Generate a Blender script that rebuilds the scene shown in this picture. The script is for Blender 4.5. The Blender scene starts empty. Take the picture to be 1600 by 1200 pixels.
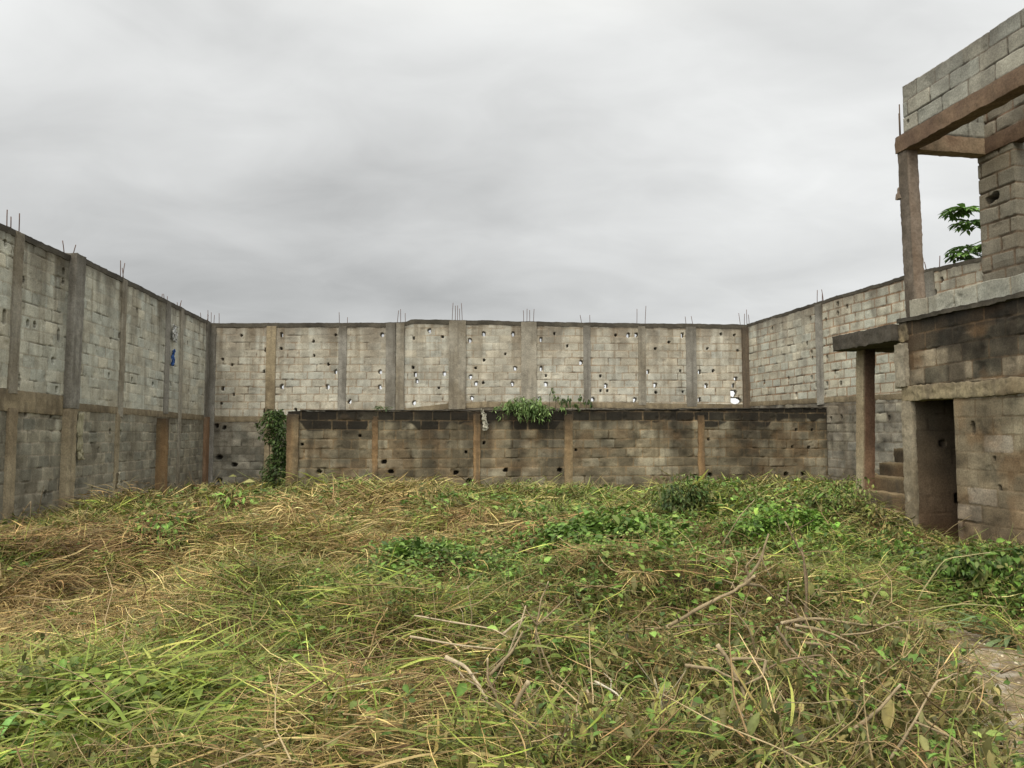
import bpy, math
import numpy as np
from math import radians as R
rng = np.random.default_rng(7)
scene = bpy.context.scene
COL = bpy.data.collections.new('place'); scene.collection.children.link(COL)

# ------------------------------------------------------------------ camera
cam_d = bpy.data.cameras.new('camera'); cam = bpy.data.objects.new('camera', cam_d); COL.objects.link(cam)
cam.location = (0, 0, 1.57); cam.rotation_euler = (R(90) + math.atan(80/1200), 0, 0)
cam_d.sensor_width = 36; cam_d.lens = 27; cam_d.clip_end = 3000; cam_d.clip_start = .05
scene.camera = cam

# ------------------------------------------------------------------ sky (overcast, bright overhead)
world = bpy.data.worlds.new('World'); scene.world = world; world.use_nodes = True
SUN_EL, SUN_AZ = 58, 205      # the sun is a pale glow behind the cloud, behind and left of the camera
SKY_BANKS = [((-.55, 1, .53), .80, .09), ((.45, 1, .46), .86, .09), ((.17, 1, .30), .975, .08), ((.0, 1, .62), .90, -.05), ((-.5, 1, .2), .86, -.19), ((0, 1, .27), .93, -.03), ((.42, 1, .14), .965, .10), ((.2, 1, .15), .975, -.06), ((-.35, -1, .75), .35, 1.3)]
def build_world():
    nt = world.node_tree; N = nt.nodes; K = nt.links; N.clear()
    out = N.new('ShaderNodeOutputWorld'); bg = N.new('ShaderNodeBackground'); bg.inputs[1].default_value = .1
    K.new(bg.outputs[0], out.inputs[0])
    sky = N.new('ShaderNodeTexSky'); sky.sky_type = 'NISHITA'; sky.sun_disc = False
    sky.sun_elevation = R(SUN_EL); sky.sun_rotation = R(SUN_AZ)
    tc = N.new('ShaderNodeTexCoord'); sp = N.new('ShaderNodeSeparateXYZ'); K.new(tc.outputs['Generated'], sp.inputs[0])
    def m(op, a, b=None, clamp=False):
        n = N.new('ShaderNodeMath'); n.operation = op; n.use_clamp = clamp
        for i, v in enumerate((a, b)):
            if v is None: continue
            if isinstance(v, (int, float)): n.inputs[i].default_value = v
            else: K.new(v, n.inputs[i])
        return n.outputs[0]
    zz = m('MAXIMUM', sp.outputs[2], 0.0)
    den = m('ADD', zz, .22)
    cx = m('DIVIDE', sp.outputs[0], den); cy = m('DIVIDE', sp.outputs[1], den)
    cb = N.new('ShaderNodeCombineXYZ'); K.new(cx, cb.inputs[0]); K.new(cy, cb.inputs[1])
    def noise(scale, detail, rough, off, dist=0.):
        mp = N.new('ShaderNodeMapping'); mp.inputs['Location'].default_value = off; mp.inputs['Rotation'].default_value = (0, 0, R(-35)); mp.inputs['Scale'].default_value = (1, 1.35, 1)
        K.new(cb.outputs[0], mp.inputs[0])
        n = N.new('ShaderNodeTexNoise'); n.inputs['Scale'].default_value = scale; n.inputs['Detail'].default_value = detail
        n.inputs['Roughness'].default_value = rough; n.inputs['Distortion'].default_value = dist
        K.new(mp.outputs[0], n.inputs['Vector']); return n.outputs[0]
    n1 = noise(.6, 2, .4, (3.1, 1.7, 0)); n2 = noise(1.6, 5, .45, (7.3, 2.2, 0), .5); n3 = noise(3.6, 6, .55, (1.3, 5.2, 0), .8)
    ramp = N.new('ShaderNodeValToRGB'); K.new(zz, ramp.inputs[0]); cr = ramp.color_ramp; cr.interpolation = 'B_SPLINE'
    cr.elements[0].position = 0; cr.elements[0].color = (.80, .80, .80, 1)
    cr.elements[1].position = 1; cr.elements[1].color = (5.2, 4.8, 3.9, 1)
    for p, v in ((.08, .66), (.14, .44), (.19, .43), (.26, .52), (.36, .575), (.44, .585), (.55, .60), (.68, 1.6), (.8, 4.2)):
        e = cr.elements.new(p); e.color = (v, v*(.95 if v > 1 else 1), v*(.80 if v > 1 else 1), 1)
    # cloud shading, a little brighter to the east (right)
    c = m('ADD', m('MULTIPLY', m('SUBTRACT', n1, .5), .75), m('MULTIPLY', m('SUBTRACT', n2, .5), .62)); c = m('ADD', c, m('MULTIPLY', m('SUBTRACT', n3, .5), .22))
    c = m('ADD', c, m('MULTIPLY', m('ABSOLUTE', sp.outputs[0]), .22))
    # brighter and darker cloud banks, plus a rear glow added to light walls
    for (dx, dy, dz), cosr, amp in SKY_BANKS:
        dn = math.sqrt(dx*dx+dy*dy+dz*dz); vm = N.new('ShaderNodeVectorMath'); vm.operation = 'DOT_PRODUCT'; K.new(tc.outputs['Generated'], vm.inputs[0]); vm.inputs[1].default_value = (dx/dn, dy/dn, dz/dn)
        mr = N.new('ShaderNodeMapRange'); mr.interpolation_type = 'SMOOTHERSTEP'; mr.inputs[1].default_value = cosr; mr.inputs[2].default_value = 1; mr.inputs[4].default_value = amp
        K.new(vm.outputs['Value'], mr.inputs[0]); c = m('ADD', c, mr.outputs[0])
    c = m('ADD', c, 1.0)
    mul = N.new('ShaderNodeMix'); mul.data_type = 'RGBA'; mul.blend_type = 'MULTIPLY'; mul.inputs[0].default_value = 1
    K.new(ramp.outputs[0], mul.inputs[6])
    cc = N.new('ShaderNodeCombineXYZ')
    for i, t in enumerate((9.97, 10.06, 9.92)): K.new(m('MULTIPLY', c, t), cc.inputs[i])
    K.new(cc.outputs[0], mul.inputs[7])
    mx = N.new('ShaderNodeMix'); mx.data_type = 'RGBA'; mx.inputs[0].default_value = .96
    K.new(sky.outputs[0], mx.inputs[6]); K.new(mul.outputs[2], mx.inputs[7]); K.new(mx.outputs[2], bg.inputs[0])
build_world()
sd = bpy.data.lights.new('sun', 'SUN'); sd.energy = 1.5; sd.angle = R(35); sd.color = (1, .89, .70)
so = bpy.data.objects.new('sun', sd); COL.objects.link(so)
so.rotation_euler = (R(90 - SUN_EL), 0, R(180 - SUN_AZ))
vs = scene.view_settings; vs.view_transform = 'Standard'; vs.look = 'None'; vs.gamma = 1; vs.exposure = 0.40; vs.use_curve_mapping = False
scene.cycles.max_bounces = 6; scene.cycles.diffuse_bounces = 3; scene.cycles.transparent_max_bounces = 4
try: scene.cycles.use_denoising = True
except Exception: pass

# ------------------------------------------------------------------ noise
def _h(ix, iy, iz, seed):
    n = (ix.astype(np.int64)*374761393 + iy.astype(np.int64)*668265263 + iz.astype(np.int64)*2147483647 + seed*1274126177) & 0xffffffff
    n = ((n ^ (n >> 13))*1274126177) & 0xffffffff
    n = ((n ^ (n >> 16))*2246822519) & 0xffffffff
    return ((n ^ (n >> 15)) & 0xffffff)/float(0xffffff)
def hh(a, b, seed):
    a = np.asarray(a); b = np.asarray(b); a, b = np.broadcast_arrays(a, b)
    return _h(a, b, np.zeros_like(a, dtype=np.int64), seed)
def vn(x, y, seed=0):
    x, y = np.broadcast_arrays(np.asarray(x, float), np.asarray(y, float))
    ix = np.floor(x); iy = np.floor(y); fx = x-ix; fy = y-iy
    fx = fx*fx*(3-2*fx); fy = fy*fy*(3-2*fy); ix = ix.astype(np.int64); iy = iy.astype(np.int64)
    a = hh(ix, iy, seed); b = hh(ix+1, iy, seed); c = hh(ix, iy+1, seed); d = hh(ix+1, iy+1, seed)
    return (a*(1-fx)+b*fx)*(1-fy)+(c*(1-fx)+d*fx)*fy
def fb(x, y, seed=0, o=3):
    s = 0; a = .5; t = 0
    for i in range(o):
        s = s + a*vn(np.asarray(x)*2**i, np.asarray(y)*2**i, seed+i*17); t += a; a *= .5
    return s/t
def vn3(x, y, z, seed=0):
    ix = np.floor(x).astype(np.int64); iy = np.floor(y).astype(np.int64); iz = np.floor(z).astype(np.int64)
    f = [x-ix, y-iy, z-iz]; f = [t*t*(3-2*t) for t in f]; r = 0
    for a in (0, 1):
        for b in (0, 1):
            for c in (0, 1):
                w = (f[0] if a else 1-f[0])*(f[1] if b else 1-f[1])*(f[2] if c else 1-f[2])
                r = r + w*_h(ix+a, iy+b, iz+c, seed)
    return r
def ss(a, b, x):
    t = np.clip((x-a)/(b-a), 0, 1); return t*t*(3-2*t)
def mixc(c, d, t):
    t = np.asarray(t)[..., None]; return c*(1-t)+np.asarray(d)*t

# ------------------------------------------------------------------ objects
def tag(o, label=None, cat=None, group=None, kind=None):
    for k, v in (('label', label), ('category', cat), ('group', group), ('kind', kind)):
        if v: o[k] = v
    return o
def empty(name, loc, label, cat, group=None):
    o = bpy.data.objects.new(name, None); COL.objects.link(o); o.location = loc; o.empty_display_size = .2
    return tag(o, label, cat, group)
def wloc(o):
    v = np.zeros(3)
    while o is not None: v = v+np.array(o.location); o = o.parent
    return v
def mk(name, V, F, mat, parent=None, C=None, smooth=False, loc=None):
    """V (n,3) world coordinates; F (m,4) int quads (or list of arrays with 3/4 columns); C (n,3) albedo"""
    V = np.asarray(V, float); base = wloc(parent) if parent is not None else np.zeros(3)
    if loc is not None: loc = np.array(loc, float); V = V-loc
    else: V = V-base
    Fs = F if isinstance(F, list) else [F]
    Fs = [np.asarray(f, np.int32) for f in Fs if len(f)]
    me = bpy.data.meshes.new(name)
    me.vertices.add(len(V)); me.vertices.foreach_set('co', V.astype(np.float32).ravel())
    nl = sum(f.size for f in Fs); npf = sum(len(f) for f in Fs)
    me.loops.add(nl); me.polygons.add(npf)
    me.loops.foreach_set('vertex_index', np.concatenate([f.ravel() for f in Fs]))
    tot = np.concatenate([np.full(len(f), f.shape[1], np.int32) for f in Fs])
    st = np.concatenate([[0], np.cumsum(tot)[:-1]]).astype(np.int32)
    me.polygons.foreach_set('loop_start', st)
    if smooth: me.polygons.foreach_set('use_smooth', np.ones(npf, bool))
    me.update(calc_edges=True)
    if C is not None:
        at = me.color_attributes.new('Col', 'FLOAT_COLOR', 'POINT')
        cc = np.ones((len(V), 4), np.float32); cc[:, :3] = np.clip(C, 0, 1); at.data.foreach_set('color', cc.ravel())
    me.materials.append(mat)
    o = bpy.data.objects.new(name, me); COL.objects.link(o)
    if loc is not None: o.location = loc
    if parent is not None: o.parent = parent
    return o

def material(name, rough=.95, nscale=45, namp=.35, bump=.4, bscale=90, transl=0., bdist=.006, spec=.2):
    m = bpy.data.materials.new(name); m.use_nodes = True; nt = m.node_tree; N = nt.nodes; K = nt.links
    bs = N['Principled BSDF']; bs.inputs['Roughness'].default_value = rough; bs.inputs['Specular IOR Level'].default_value = spec
    at = N.new('ShaderNodeAttribute'); at.attribute_name = 'Col'
    tc = N.new('ShaderNodeTexCoord')
    nz = N.new('ShaderNodeTexNoise'); nz.inputs['Scale'].default_value = nscale; nz.inputs['Detail'].default_value = 5; nz.inputs['Roughness'].default_value = .65
    K.new(tc.outputs['Object'], nz.inputs['Vector'])
    mr = N.new('ShaderNodeMapRange'); mr.inputs[1].default_value = .3; mr.inputs[2].default_value = .7; mr.inputs[3].default_value = 1-namp; mr.inputs[4].default_value = 1+namp
    K.new(nz.outputs[0], mr.inputs[0])
    mx = N.new('ShaderNodeMix'); mx.data_type = 'RGBA'; mx.blend_type = 'MULTIPLY'; mx.inputs[0].default_value = 1
    K.new(at.outputs['Color'], mx.inputs[6]); K.new(mr.outputs[0], mx.inputs[7]); K.new(mx.outputs[2], bs.inputs['Base Color'])
    if bump:
        n2 = N.new('ShaderNodeTexNoise'); n2.inputs['Scale'].default_value = bscale; n2.inputs['Detail'].default_value = 6; n2.inputs['Roughness'].default_value = .7
        K.new(tc.outputs['Object'], n2.inputs['Vector'])
        bp = N.new('ShaderNodeBump'); bp.inputs['Strength'].default_value = bump; bp.inputs['Distance'].default_value = bdist
        K.new(n2.outputs[0], bp.inputs['Height']); K.new(bp.outputs[0], bs.inputs['Normal'])
    if transl:
        tr = N.new('ShaderNodeBsdfTranslucent'); K.new(mx.outputs[2], tr.inputs[0])
        ms = N.new('ShaderNodeMixShader'); ms.inputs[0].default_value = transl
        K.new(bs.outputs[0], ms.inputs[1]); K.new(tr.outputs[0], ms.inputs[2]); K.new(ms.outputs[0], N['Material Output'].inputs[0])
    return m
M_MAS = material('weathered_masonry', namp=.3, bump=.7, bdist=.012)
M_CON = material('weathered_concrete', nscale=30, namp=.28, bump=.6, bscale=60, bdist=.012)
M_SOIL = material('soil', nscale=25, namp=.5, bump=.8, bscale=50, bdist=.03)
M_VEG = material('leaf', rough=.55, nscale=30, namp=.2, bump=0, transl=.22, spec=.3)
M_STRAW = material('straw', rough=.7, nscale=40, namp=.25, bump=0, transl=.08)
M_BARK = material('bark', rough=.85, nscale=60, namp=.3, bump=.5, bscale=120)
M_RAG = material('cloth', rough=.8, nscale=60, namp=.15, bump=.4, bscale=80, transl=.1)
M_STEEL = material('rusty_steel', rough=.8, nscale=80, namp=.3, bump=.3)

# ------------------------------------------------------------------ block walls
def blocks(u, w, L, H, mw, seed, warp=1.):
    wu = u+warp*.02*(fb(u*1.1, w*1.7, seed+5)-.5); ww = w+warp*.05*(fb(u*.45, w*.3, seed+6, 2)-.5)+warp*.012*(fb(u*3, w*3, seed+9, 2)-.5)
    row = np.floor(ww/H).astype(np.int64)
    q = wu/L+(row % 2)*.5+hh(row, 0, seed+1)*.28
    col = np.floor(q).astype(np.int64)
    j = lambda c: (hh(row, c, seed+2)-.5)*.26
    col = np.where(q < col+j(col), col-1, col); col = np.where(q >= col+1+j(col+1), col+1, col)
    dl = (q-col-j(col))*L; dr = (col+1+j(col+1)-q)*L
    db = ww-row*H; dt = (row+1)*H-ww
    cr = .012   # rounded corners
    dx = np.minimum(dl, dr); dy = np.minimum(db, dt)
    d = np.minimum(dx, dy) - np.clip(.03-np.hypot(np.maximum(dx, 0), np.maximum(dy, 0)), 0, .03)*.5
    d = d+.016*(fb(u*14, w*14, seed+3, 2)-.5)*warp
    mm = mw*(.45+1.1*fb(u*1.6, w*1.6, seed+4, 2))
    m = 1-ss(mm*.5-.004, mm*.5+.008, d)
    return m, hh(row, col, seed+7), hh(row, col, seed+8), row, col

def wallpanel(name, A, B, u0, u1, zb, zt, thick, step, style, parent, holes=(), label=None, base=0., cap=None):
    """rough block panel on the vertical plane A->B, from u0 to u1; zb, zt: functions or numbers. holes (u,z,ru,rz,through)"""
    A = np.array(A, float); B = np.array(B, float); U = (B-A)/np.linalg.norm(B-A)
    Nn = np.array([U[1], -U[0]])                  # towards the yard
    nu = max(2, int(round((u1-u0)/step))+1)
    zt_ = zt if callable(zt) else (lambda u, v=zt: np.full_like(u, v)); zb_ = zb if callable(zb) else (lambda u, v=zb: np.full_like(u, v))
    u = np.linspace(u0, u1, nu); zb1 = zb_(u); zt1 = zt_(u)
    nw = max(2, int(round(float(np.max(zt1-zb1))/step))+1)
    t = np.linspace(0, 1, nw)[:, None]
    uu = np.broadcast_to(u[None], (nw, nu)); ww = zb1[None]*(1-t)+zt1[None]*t
    h, C = style(uu, ww, zt1[None], base)
    thr = np.zeros((nw, nu), bool)
    for i, (hu, hz, ru, rz, through) in enumerate(holes):
        if not (u0 < hu < u1): continue
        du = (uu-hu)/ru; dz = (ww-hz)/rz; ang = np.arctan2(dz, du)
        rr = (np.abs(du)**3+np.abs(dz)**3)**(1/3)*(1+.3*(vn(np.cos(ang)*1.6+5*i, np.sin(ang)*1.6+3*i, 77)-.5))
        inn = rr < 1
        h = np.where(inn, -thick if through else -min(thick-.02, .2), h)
        C = mixc(C, (.03, .026, .02) if not through else (.12, .10, .07), (1-ss(.95, 1.12, rr))*(.9 if not through else .5))  # hole insides coloured darker, painting in the shade of the recess
        if through: thr |= inn
    P = np.zeros((nw, nu, 3)); P[..., 0] = A[0]+U[0]*uu+Nn[0]*h; P[..., 1] = A[1]+U[1]*uu+Nn[1]*h; P[..., 2] = ww
    V = [P.reshape(-1, 3)]; Cc = [C.reshape(-1, 3)]
    idx = np.arange(nw*nu).reshape(nw, nu)
    F = np.stack([idx[:-1, :-1], idx[:-1, 1:], idx[1:, 1:], idx[1:, :-1]], -1)
    dead = thr[:-1, :-1] & thr[:-1, 1:] & thr[1:, 1:] & thr[1:, :-1]
    Fs = [F[~dead]]
    # back copy
    Q = P.copy(); Q[..., 0] = A[0]+U[0]*uu-Nn[0]*thick; Q[..., 1] = A[1]+U[1]*uu-Nn[1]*thick
    n0 = nw*nu; V.append(Q.reshape(-1, 3)); Cc.append(C.reshape(-1, 3)*.9)
    bi = idx+n0; bf = []
    for c in range(nu-1):
        d = dead[:, c]
        if not d.any(): bf.append((bi[0, c+1], bi[0, c], bi[-1, c], bi[-1, c+1])); continue
        r = 0
        while r < nw-1:
            if d[r]: r += 1; continue
            s = r
            while r < nw-1 and not d[r]: r += 1
            bf.append((bi[s, c+1], bi[s, c], bi[r, c], bi[r, c+1]))
    Fs.append(np.array(bf))
    rim = lambda a, b, f: Fs.append(np.stack([a[:-1], a[1:], b[1:], b[:-1]], -1)[:, ::f])
    rim(idx[-1], bi[-1], 1); rim(idx[0], bi[0], -1); rim(idx[:, 0], bi[:, 0], 1); rim(idx[:, -1], bi[:, -1], -1)
    VV = np.concatenate(V); CC = np.concatenate(Cc)
    # drop unused back vertices
    FF = np.concatenate(Fs); used = np.zeros(len(VV), bool); used[FF.ravel()] = True
    mp = np.cumsum(used)-1
    o = mk(name, VV[used], mp[FF], M_MAS, parent, CC[used])
    if label: o['label'] = label
    return o

def mkstyle(L, H, mw, cb, cm, seed, depth=.012, jit=.18, top=(.6, (.06, .05, .035)), topl=.25, blot=.35, blotc=(.12, .10, .07), low=None, dark_blocks=0., alt=None, gaps=.25, smear=0., warp=1., streak=.5, w0=0., mkeep=.25, relief=1., topcourse=0., rustb=0., mott=.25):
    cb = np.array(cb); cm = np.array(cm)
    def f(u, w, zt, base):
        w = w-w0; zt = zt-w0
        m, r1, r2, row, col = blocks(u, w, L, H, mw, seed, warp)
        C = cb*(1+jit*2*(r1-.5))[..., None]
        C = C*(1+(r2-.5)[..., None]*np.array([.10, .02, -.06]))
        if alt is not None: C = mixc(C, alt, (r2 > .72)*.8)
        if dark_blocks: C = C*(1-dark_blocks*(hh(row, col, seed+31) > .7))[..., None]
        C = C*(.86+.28*fb(u*9, w*9, seed+11, 3))[..., None]
        gap = ss(.62-gaps*.3, .80-gaps*.3, fb(u*2.3, w*4.0, seed+12, 3))     # mortar fallen out of the joint
        mc = cm*(.8+.4*fb(u*6, w*6, seed+13))[..., None]
        sm = smear(u, w+w0) if callable(smear) else smear; mc = mixc(mc, cb*.93, sm*ss(.3, .6, fb(u*.9, w*.9, seed+14, 2)))
        mc = mc*(1-.6*gap)[..., None]
        C = C*(1-m[..., None])+mc*m[..., None]
        b = ss(.45, .75, fb(u*.8, w*.9, seed+20, 4)); C = mixc(C, blotc, blot*b)
        st = fb(u*5.5, w*.45, seed+21, 3)                                    # vertical water streaks
        C = mixc(C, np.array(blotc)*.7, streak*ss(.5, .72, st)*(.35+.65*np.exp(-np.clip(zt-w, 0, 9)/1.1)))
        s = np.clip(zt-w, 0, 99)/(topl*(.25+1.8*ss(.3, .8, fb(u*2.6, u*0+3, seed+22, 3))**1.2))
        C = mixc(C, top[1], top[0]*np.exp(-s**1.3)*(1-mkeep*m))
        if low: C = mixc(C, low[1], low[0]*np.exp(-np.clip(w+w0-base, 0, 9)/low[2])*(.5+fb(u*2, w*2, seed+23)))
        C = C*(1+mott*2.4*(fb(u*4.2, w*5.5, seed+61, 4)-.5)+mott*.9*(fb(u*1.3, w*1.6, seed+62, 2)-.5))[..., None]
        if rustb: C = mixc(C, (.24, .135, .06), rustb*ss(.5, .72, fb(u*2.1, w*2.6, seed+51, 4)))
        if topcourse: C = mixc(C, (.016, .014, .011), topcourse*(1-.75*m)*(1-ss(.0, .05, (zt-w)-.25-.22*ss(.4, .6, fb(u*1.1, u*0, seed+52))))*(.75+.25*(r2 > .2)))
        h = -m*depth*(.2+1.1*fb(u*3, w*3, seed+15))-m*gap*.025+(1-m)*(r1-.5)*.012+(fb(u*11, w*11, seed+16, 3)-.5)*.010
        chip = ss(.70, .80, fb(u*6, w*6, seed+17, 2)); h = (h-chip*.012)*relief
        ef = ss(.6, .8, fb(u*1.7, w*1.1, seed+41, 4)); C = C*(1+.18*ef)[..., None]
        return h, C
    return f

# rough concrete member between points; frame U (along), N, Z
def rbox(name, O, U, Nn, u0, u1, n0, n1, z0, z1, parent, colf, step=.05, amp=.012, lean=(0, 0), mat=None, label=None, bend=None, taper=0.):
    O = np.array(O, float); U = np.array(list(U)+[0.]*(3-len(U))); Nn = np.array(list(Nn)+[0.]*(3-len(Nn))); Zv = np.array([0, 0, 1.])
    du, dn, dz = u1-u0, n1-n0, z1-z0
    cu, cn, cz = [max(2, min(240, int(round(abs(d)/step))+1)) for d in (du, dn, dz)]
    V = []; F = []; off = 0; L3 = []
    def face(a, b, fn, flip):
        nonlocal off
        s, t = np.meshgrid(np.linspace(0, 1, a), np.linspace(0, 1, b), indexing='ij')
        p = fn(s, t); V.append(p.reshape(-1, 3)); i = np.arange(a*b).reshape(a, b)+off
        f = np.stack([i[:-1, :-1], i[1:, :-1], i[1:, 1:], i[:-1, 1:]], -1).reshape(-1, 4)
        F.append(f[:, ::-1] if flip else f); off += a*b
    S = lambda x, y, z: np.stack(np.broadcast_arrays(x, y, z), -1)
    face(cu, cz, lambda s, t: S(u0+s*du, n1, z0+t*dz), True); face(cu, cz, lambda s, t: S(u0+s*du, n0, z0+t*dz), False)
    face(cn, cz, lambda s, t: S(u1, n0+s*dn, z0+t*dz), False); face(cn, cz, lambda s, t: S(u0, n0+s*dn, z0+t*dz), True)
    face(cu, cn, lambda s, t: S(u0+s*du, n0+t*dn, z1), False); face(cu, cn, lambda s, t: S(u0+s*du, n0+t*dn, z0), True)
    q = np.concatenate(V); F = np.concatenate(F)
    # round the edges slightly
    c = np.array([(u0+u1)/2, (n0+n1)/2, (z0+z1)/2]); hs = np.array([du, dn, dz])/2
    e = np.abs(q-c)-(np.abs(hs)-.012); k = (e > 0).sum(1) >= 2
    q = q-np.sign(q-c)*np.where((k[:, None]) & (e > 0), .006, 0)
    q0 = q.copy()
    if taper: q[:, 0] = c[0]+(q[:, 0]-c[0])*(1-taper*(q0[:, 2]-z0)/dz); q[:, 1] = c[1]+(q[:, 1]-c[1])*(1-taper*(q0[:, 2]-z0)/dz)
    tt = (q0[:, 2]-z0)/dz; q[:, 0] += lean[0]*tt; q[:, 1] += lean[1]*tt
    if bend is not None: q[:, 2] += bend(q0[:, 0])
    W = O+q[:, :1]*U+q[:, 1:2]*Nn+q[:, 2:3]*Zv
    for a, s, sc in ((amp*.4, 1, 2.2), (amp*.5, 40, 7.), (amp*.5, 80, 19.), (amp*.4, 120, 43.)):
        d = np.stack([vn3(W[:, 0]*sc, W[:, 1]*sc, W[:, 2]*sc, s+j) for j in range(3)], -1)-.5
        W = W+d*a*2
    Cc = colf(q0[:, 0], q0[:, 1], q0[:, 2], z0, z1)
    o = mk(name, W, F, mat or M_CON, parent, Cc)
    if label: o['label'] = label
    return o

def conc(c1, c2=None, top=(.5, (.07, .06, .045), .3), streak=.4, rust=None, seed=0, boards=.1, low=None):
    c1 = np.array(c1); c2 = np.array(c2 if c2 is not None else c1*.7)
    def f(u, n, z, z0, z1):
        a = fb(u*2+n*2, z*1.1, seed+1, 4); C = c1*(1-ss(.35, .7, a))[..., None]+c2*ss(.35, .7, a)[..., None]
        C = C*(.72+.56*fb(u*12+n*9, z*12, seed+2, 4))[..., None]; C = mixc(C, np.array(c1)*1.35, .6*ss(.62, .75, fb(u*3+n*4, z*2.1, seed+6, 4)))
        if boards: C = C*(1-boards*(hh(np.floor((u+n)*9), 0, seed+9)))[..., None]
        C = mixc(C, (.07, .06, .045), streak*ss(.5, .75, fb((u+n)*12, z*.6, seed+3, 3)))
        if rust: C = mixc(C, rust[1], rust[0]*ss(.35, .6, fb((u+n)*7, z*.7, seed+4, 3)))
        s = (z1-z)/(top[2]*(.4+1.4*fb(u*3+n*3, u*0, seed+5)))
        C = mixc(C, top[1], top[0]*np.exp(-np.clip(s, 0, 20)**1.3))
        if low: C = mixc(C, low[1], low[0]*np.exp(-np.clip(z-z0, 0, 9)/low[2]))
        return C
    return f

def prism(P, rad, sides=5, closed=True):
    """tube through points; returns V, F"""
    P = np.asarray(P, float); n = len(P); rad = np.broadcast_to(np.asarray(rad, float), (n,))
    T = np.gradient(P, axis=0); T /= np.linalg.norm(T, axis=1)[:, None]+1e-9
    ref = np.array([.31, .2, .93]) if abs(T[0][2]) < .8 else np.array([1., .1, 0])
    a = np.cross(T, ref); a /= np.linalg.norm(a, axis=1)[:, None]+1e-9; b = np.cross(T, a)
    th = np.arange(sides)/sides*2*np.pi
    V = P[:, None]+rad[:, None, None]*(np.cos(th)[None, :, None]*a[:, None]+np.sin(th)[None, :, None]*b[:, None])
    i = np.arange(n*sides).reshape(n, sides); j = np.roll(i, -1, 1)
    F = [np.stack([i[:-1], j[:-1], j[1:], i[1:]], -1).reshape(-1, 4)]
    if closed: F.append(i[-1][None, :]); F.append(i[0][None, ::-1])
    return V.reshape(-1, 3), F
def merge(parts):
    V = []; F = []; C = []; o = 0
    for v, f, c in parts:
        V.append(v); C.append(np.broadcast_to(np.asarray(c, float), (len(v), 3)))
        F += [np.asarray(x)+o for x in (f if isinstance(f, list) else [f])]; o += len(v)
    by = {}
    for f in F: by.setdefault(f.shape[1], []).append(f)
    return np.concatenate(V), [np.concatenate(x) for x in by.values()], np.concatenate(C)

def rebars(A, U, Nn, u, z, n, spread, hmax, parent, seed, nd=0.):
    r = np.random.default_rng(seed)
    for k in range(n):
        uu = u+(k/(max(1, n-1))-.5)*spread+r.normal()*.015; nn = nd+r.choice([-.05, .05])-.1
        h = hmax*(.55+.45*r.random()); lx, ly = r.normal(0, .03, 2)
        p0 = np.array([A[0]+U[0]*uu+Nn[0]*nn, A[1]+U[1]*uu+Nn[1]*nn, z-.12])
        ts = np.linspace(0, 1, 5)[:, None]
        P = p0+np.array([lx, ly, h+.12])*ts+np.array([r.normal(0, .02), r.normal(0, .02), 0])*ts**2
        V, F = prism(P, .0095, 5); mk('rebar', V, F, M_STEEL, parent, np.tile((.10, .06, .045), (len(V), 1)))

# ================================================================== ground
# long low heaps of cut vegetation over flat soil
MOUNDS = [(-5.6, 13.2, 1.3, 1.5, .20), (-2.8, 15.5, 2.2, 1.8, .34), (.8, 16.2, 2.0, 1.4, .22), (3.0, 13.3, .9, 1.0, .38), (6.6, 17.2, 1.5, 1.8, .20), (4.75, 11.1, .6, .8, .32), (3.9, 14.6, 1.2, 1.2, .25), (-.2, 13.2, 1.0, .9, .25), (-5.6, 8.0, .9, .7, .25), (1.0, 6.9, .8, .6, .24), (-1.9, 7.2, .7, .6, .22), (.4, 9.9, .9, .7, .24),
          (-4.0, 9.9, 1.2, .8, .30), (-6.0, 10.6, .8, .6, .22), (-5.0, 8.3, .6, .5, .20), (-2.6, 9.4, .7, .5, .2), (-.8, 6.0, .9, .5, .26), (2.1, 6.5, .9, .7, .24), (-2.2, 4.3, .7, .6, .22), (1.9, 4.6, .7, .8, .18), (1.3, 8.6, 1.0, .9, .24),
          (-.7, 8.0, .7, .7, .18), (4.6, 7.3, .8, .8, .25), (3.4, 10.0, .7, .7, .2), (-2.4, 12, 1.6, 1.0, .18), (5.0, 12.6, 1.0, 1.0, .2), (.5, 11.6, 1.6, 1.0, .15)]
def T(x, y):   # height of the matted ground cover
    z = .12*(fb(x*.55, y*.55, 301, 3)-.5)+.42*(fb(x*1.2, y*1.2, 305, 2)-.5)+.16*(fb(x*3.4, y*3.4, 307, 1)-.5)+.10*np.abs(fb(x*3.1, y*3.1, 309, 2)-.5)
    for mx, my, rx, ry, h in MOUNDS: z = z+1.15*h*np.exp(-((x-mx)/rx)**2-((y-my)/ry)**2)
    z = z-.10-.10*ss(14, 18, y)*(x < 5)-.12*ss(-6.6, -8.0, x)
    return z*(1-.8*pathw(x, y))
def pathw(x, y):   # trodden gravelly path along the right
    px = np.interp(y, [2.5, 3.6, 4.6, 5.4, 6.0, 6.6, 7.6], [2.45, 2.55, 2.95, 3.3, 3.45, 3.5, 3.6])
    hw = np.interp(y, [2.5, 3.8, 4.8, 5.5, 6.2, 6.8, 7.4], [.42, .38, .34, .40, .30, .16, 0.01])
    px = px+.15*(fb(y*1.2, y*0, 61)-.5)
    return 1-ss(hw*.8, hw*1.25+.05, np.abs(x-px))

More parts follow.
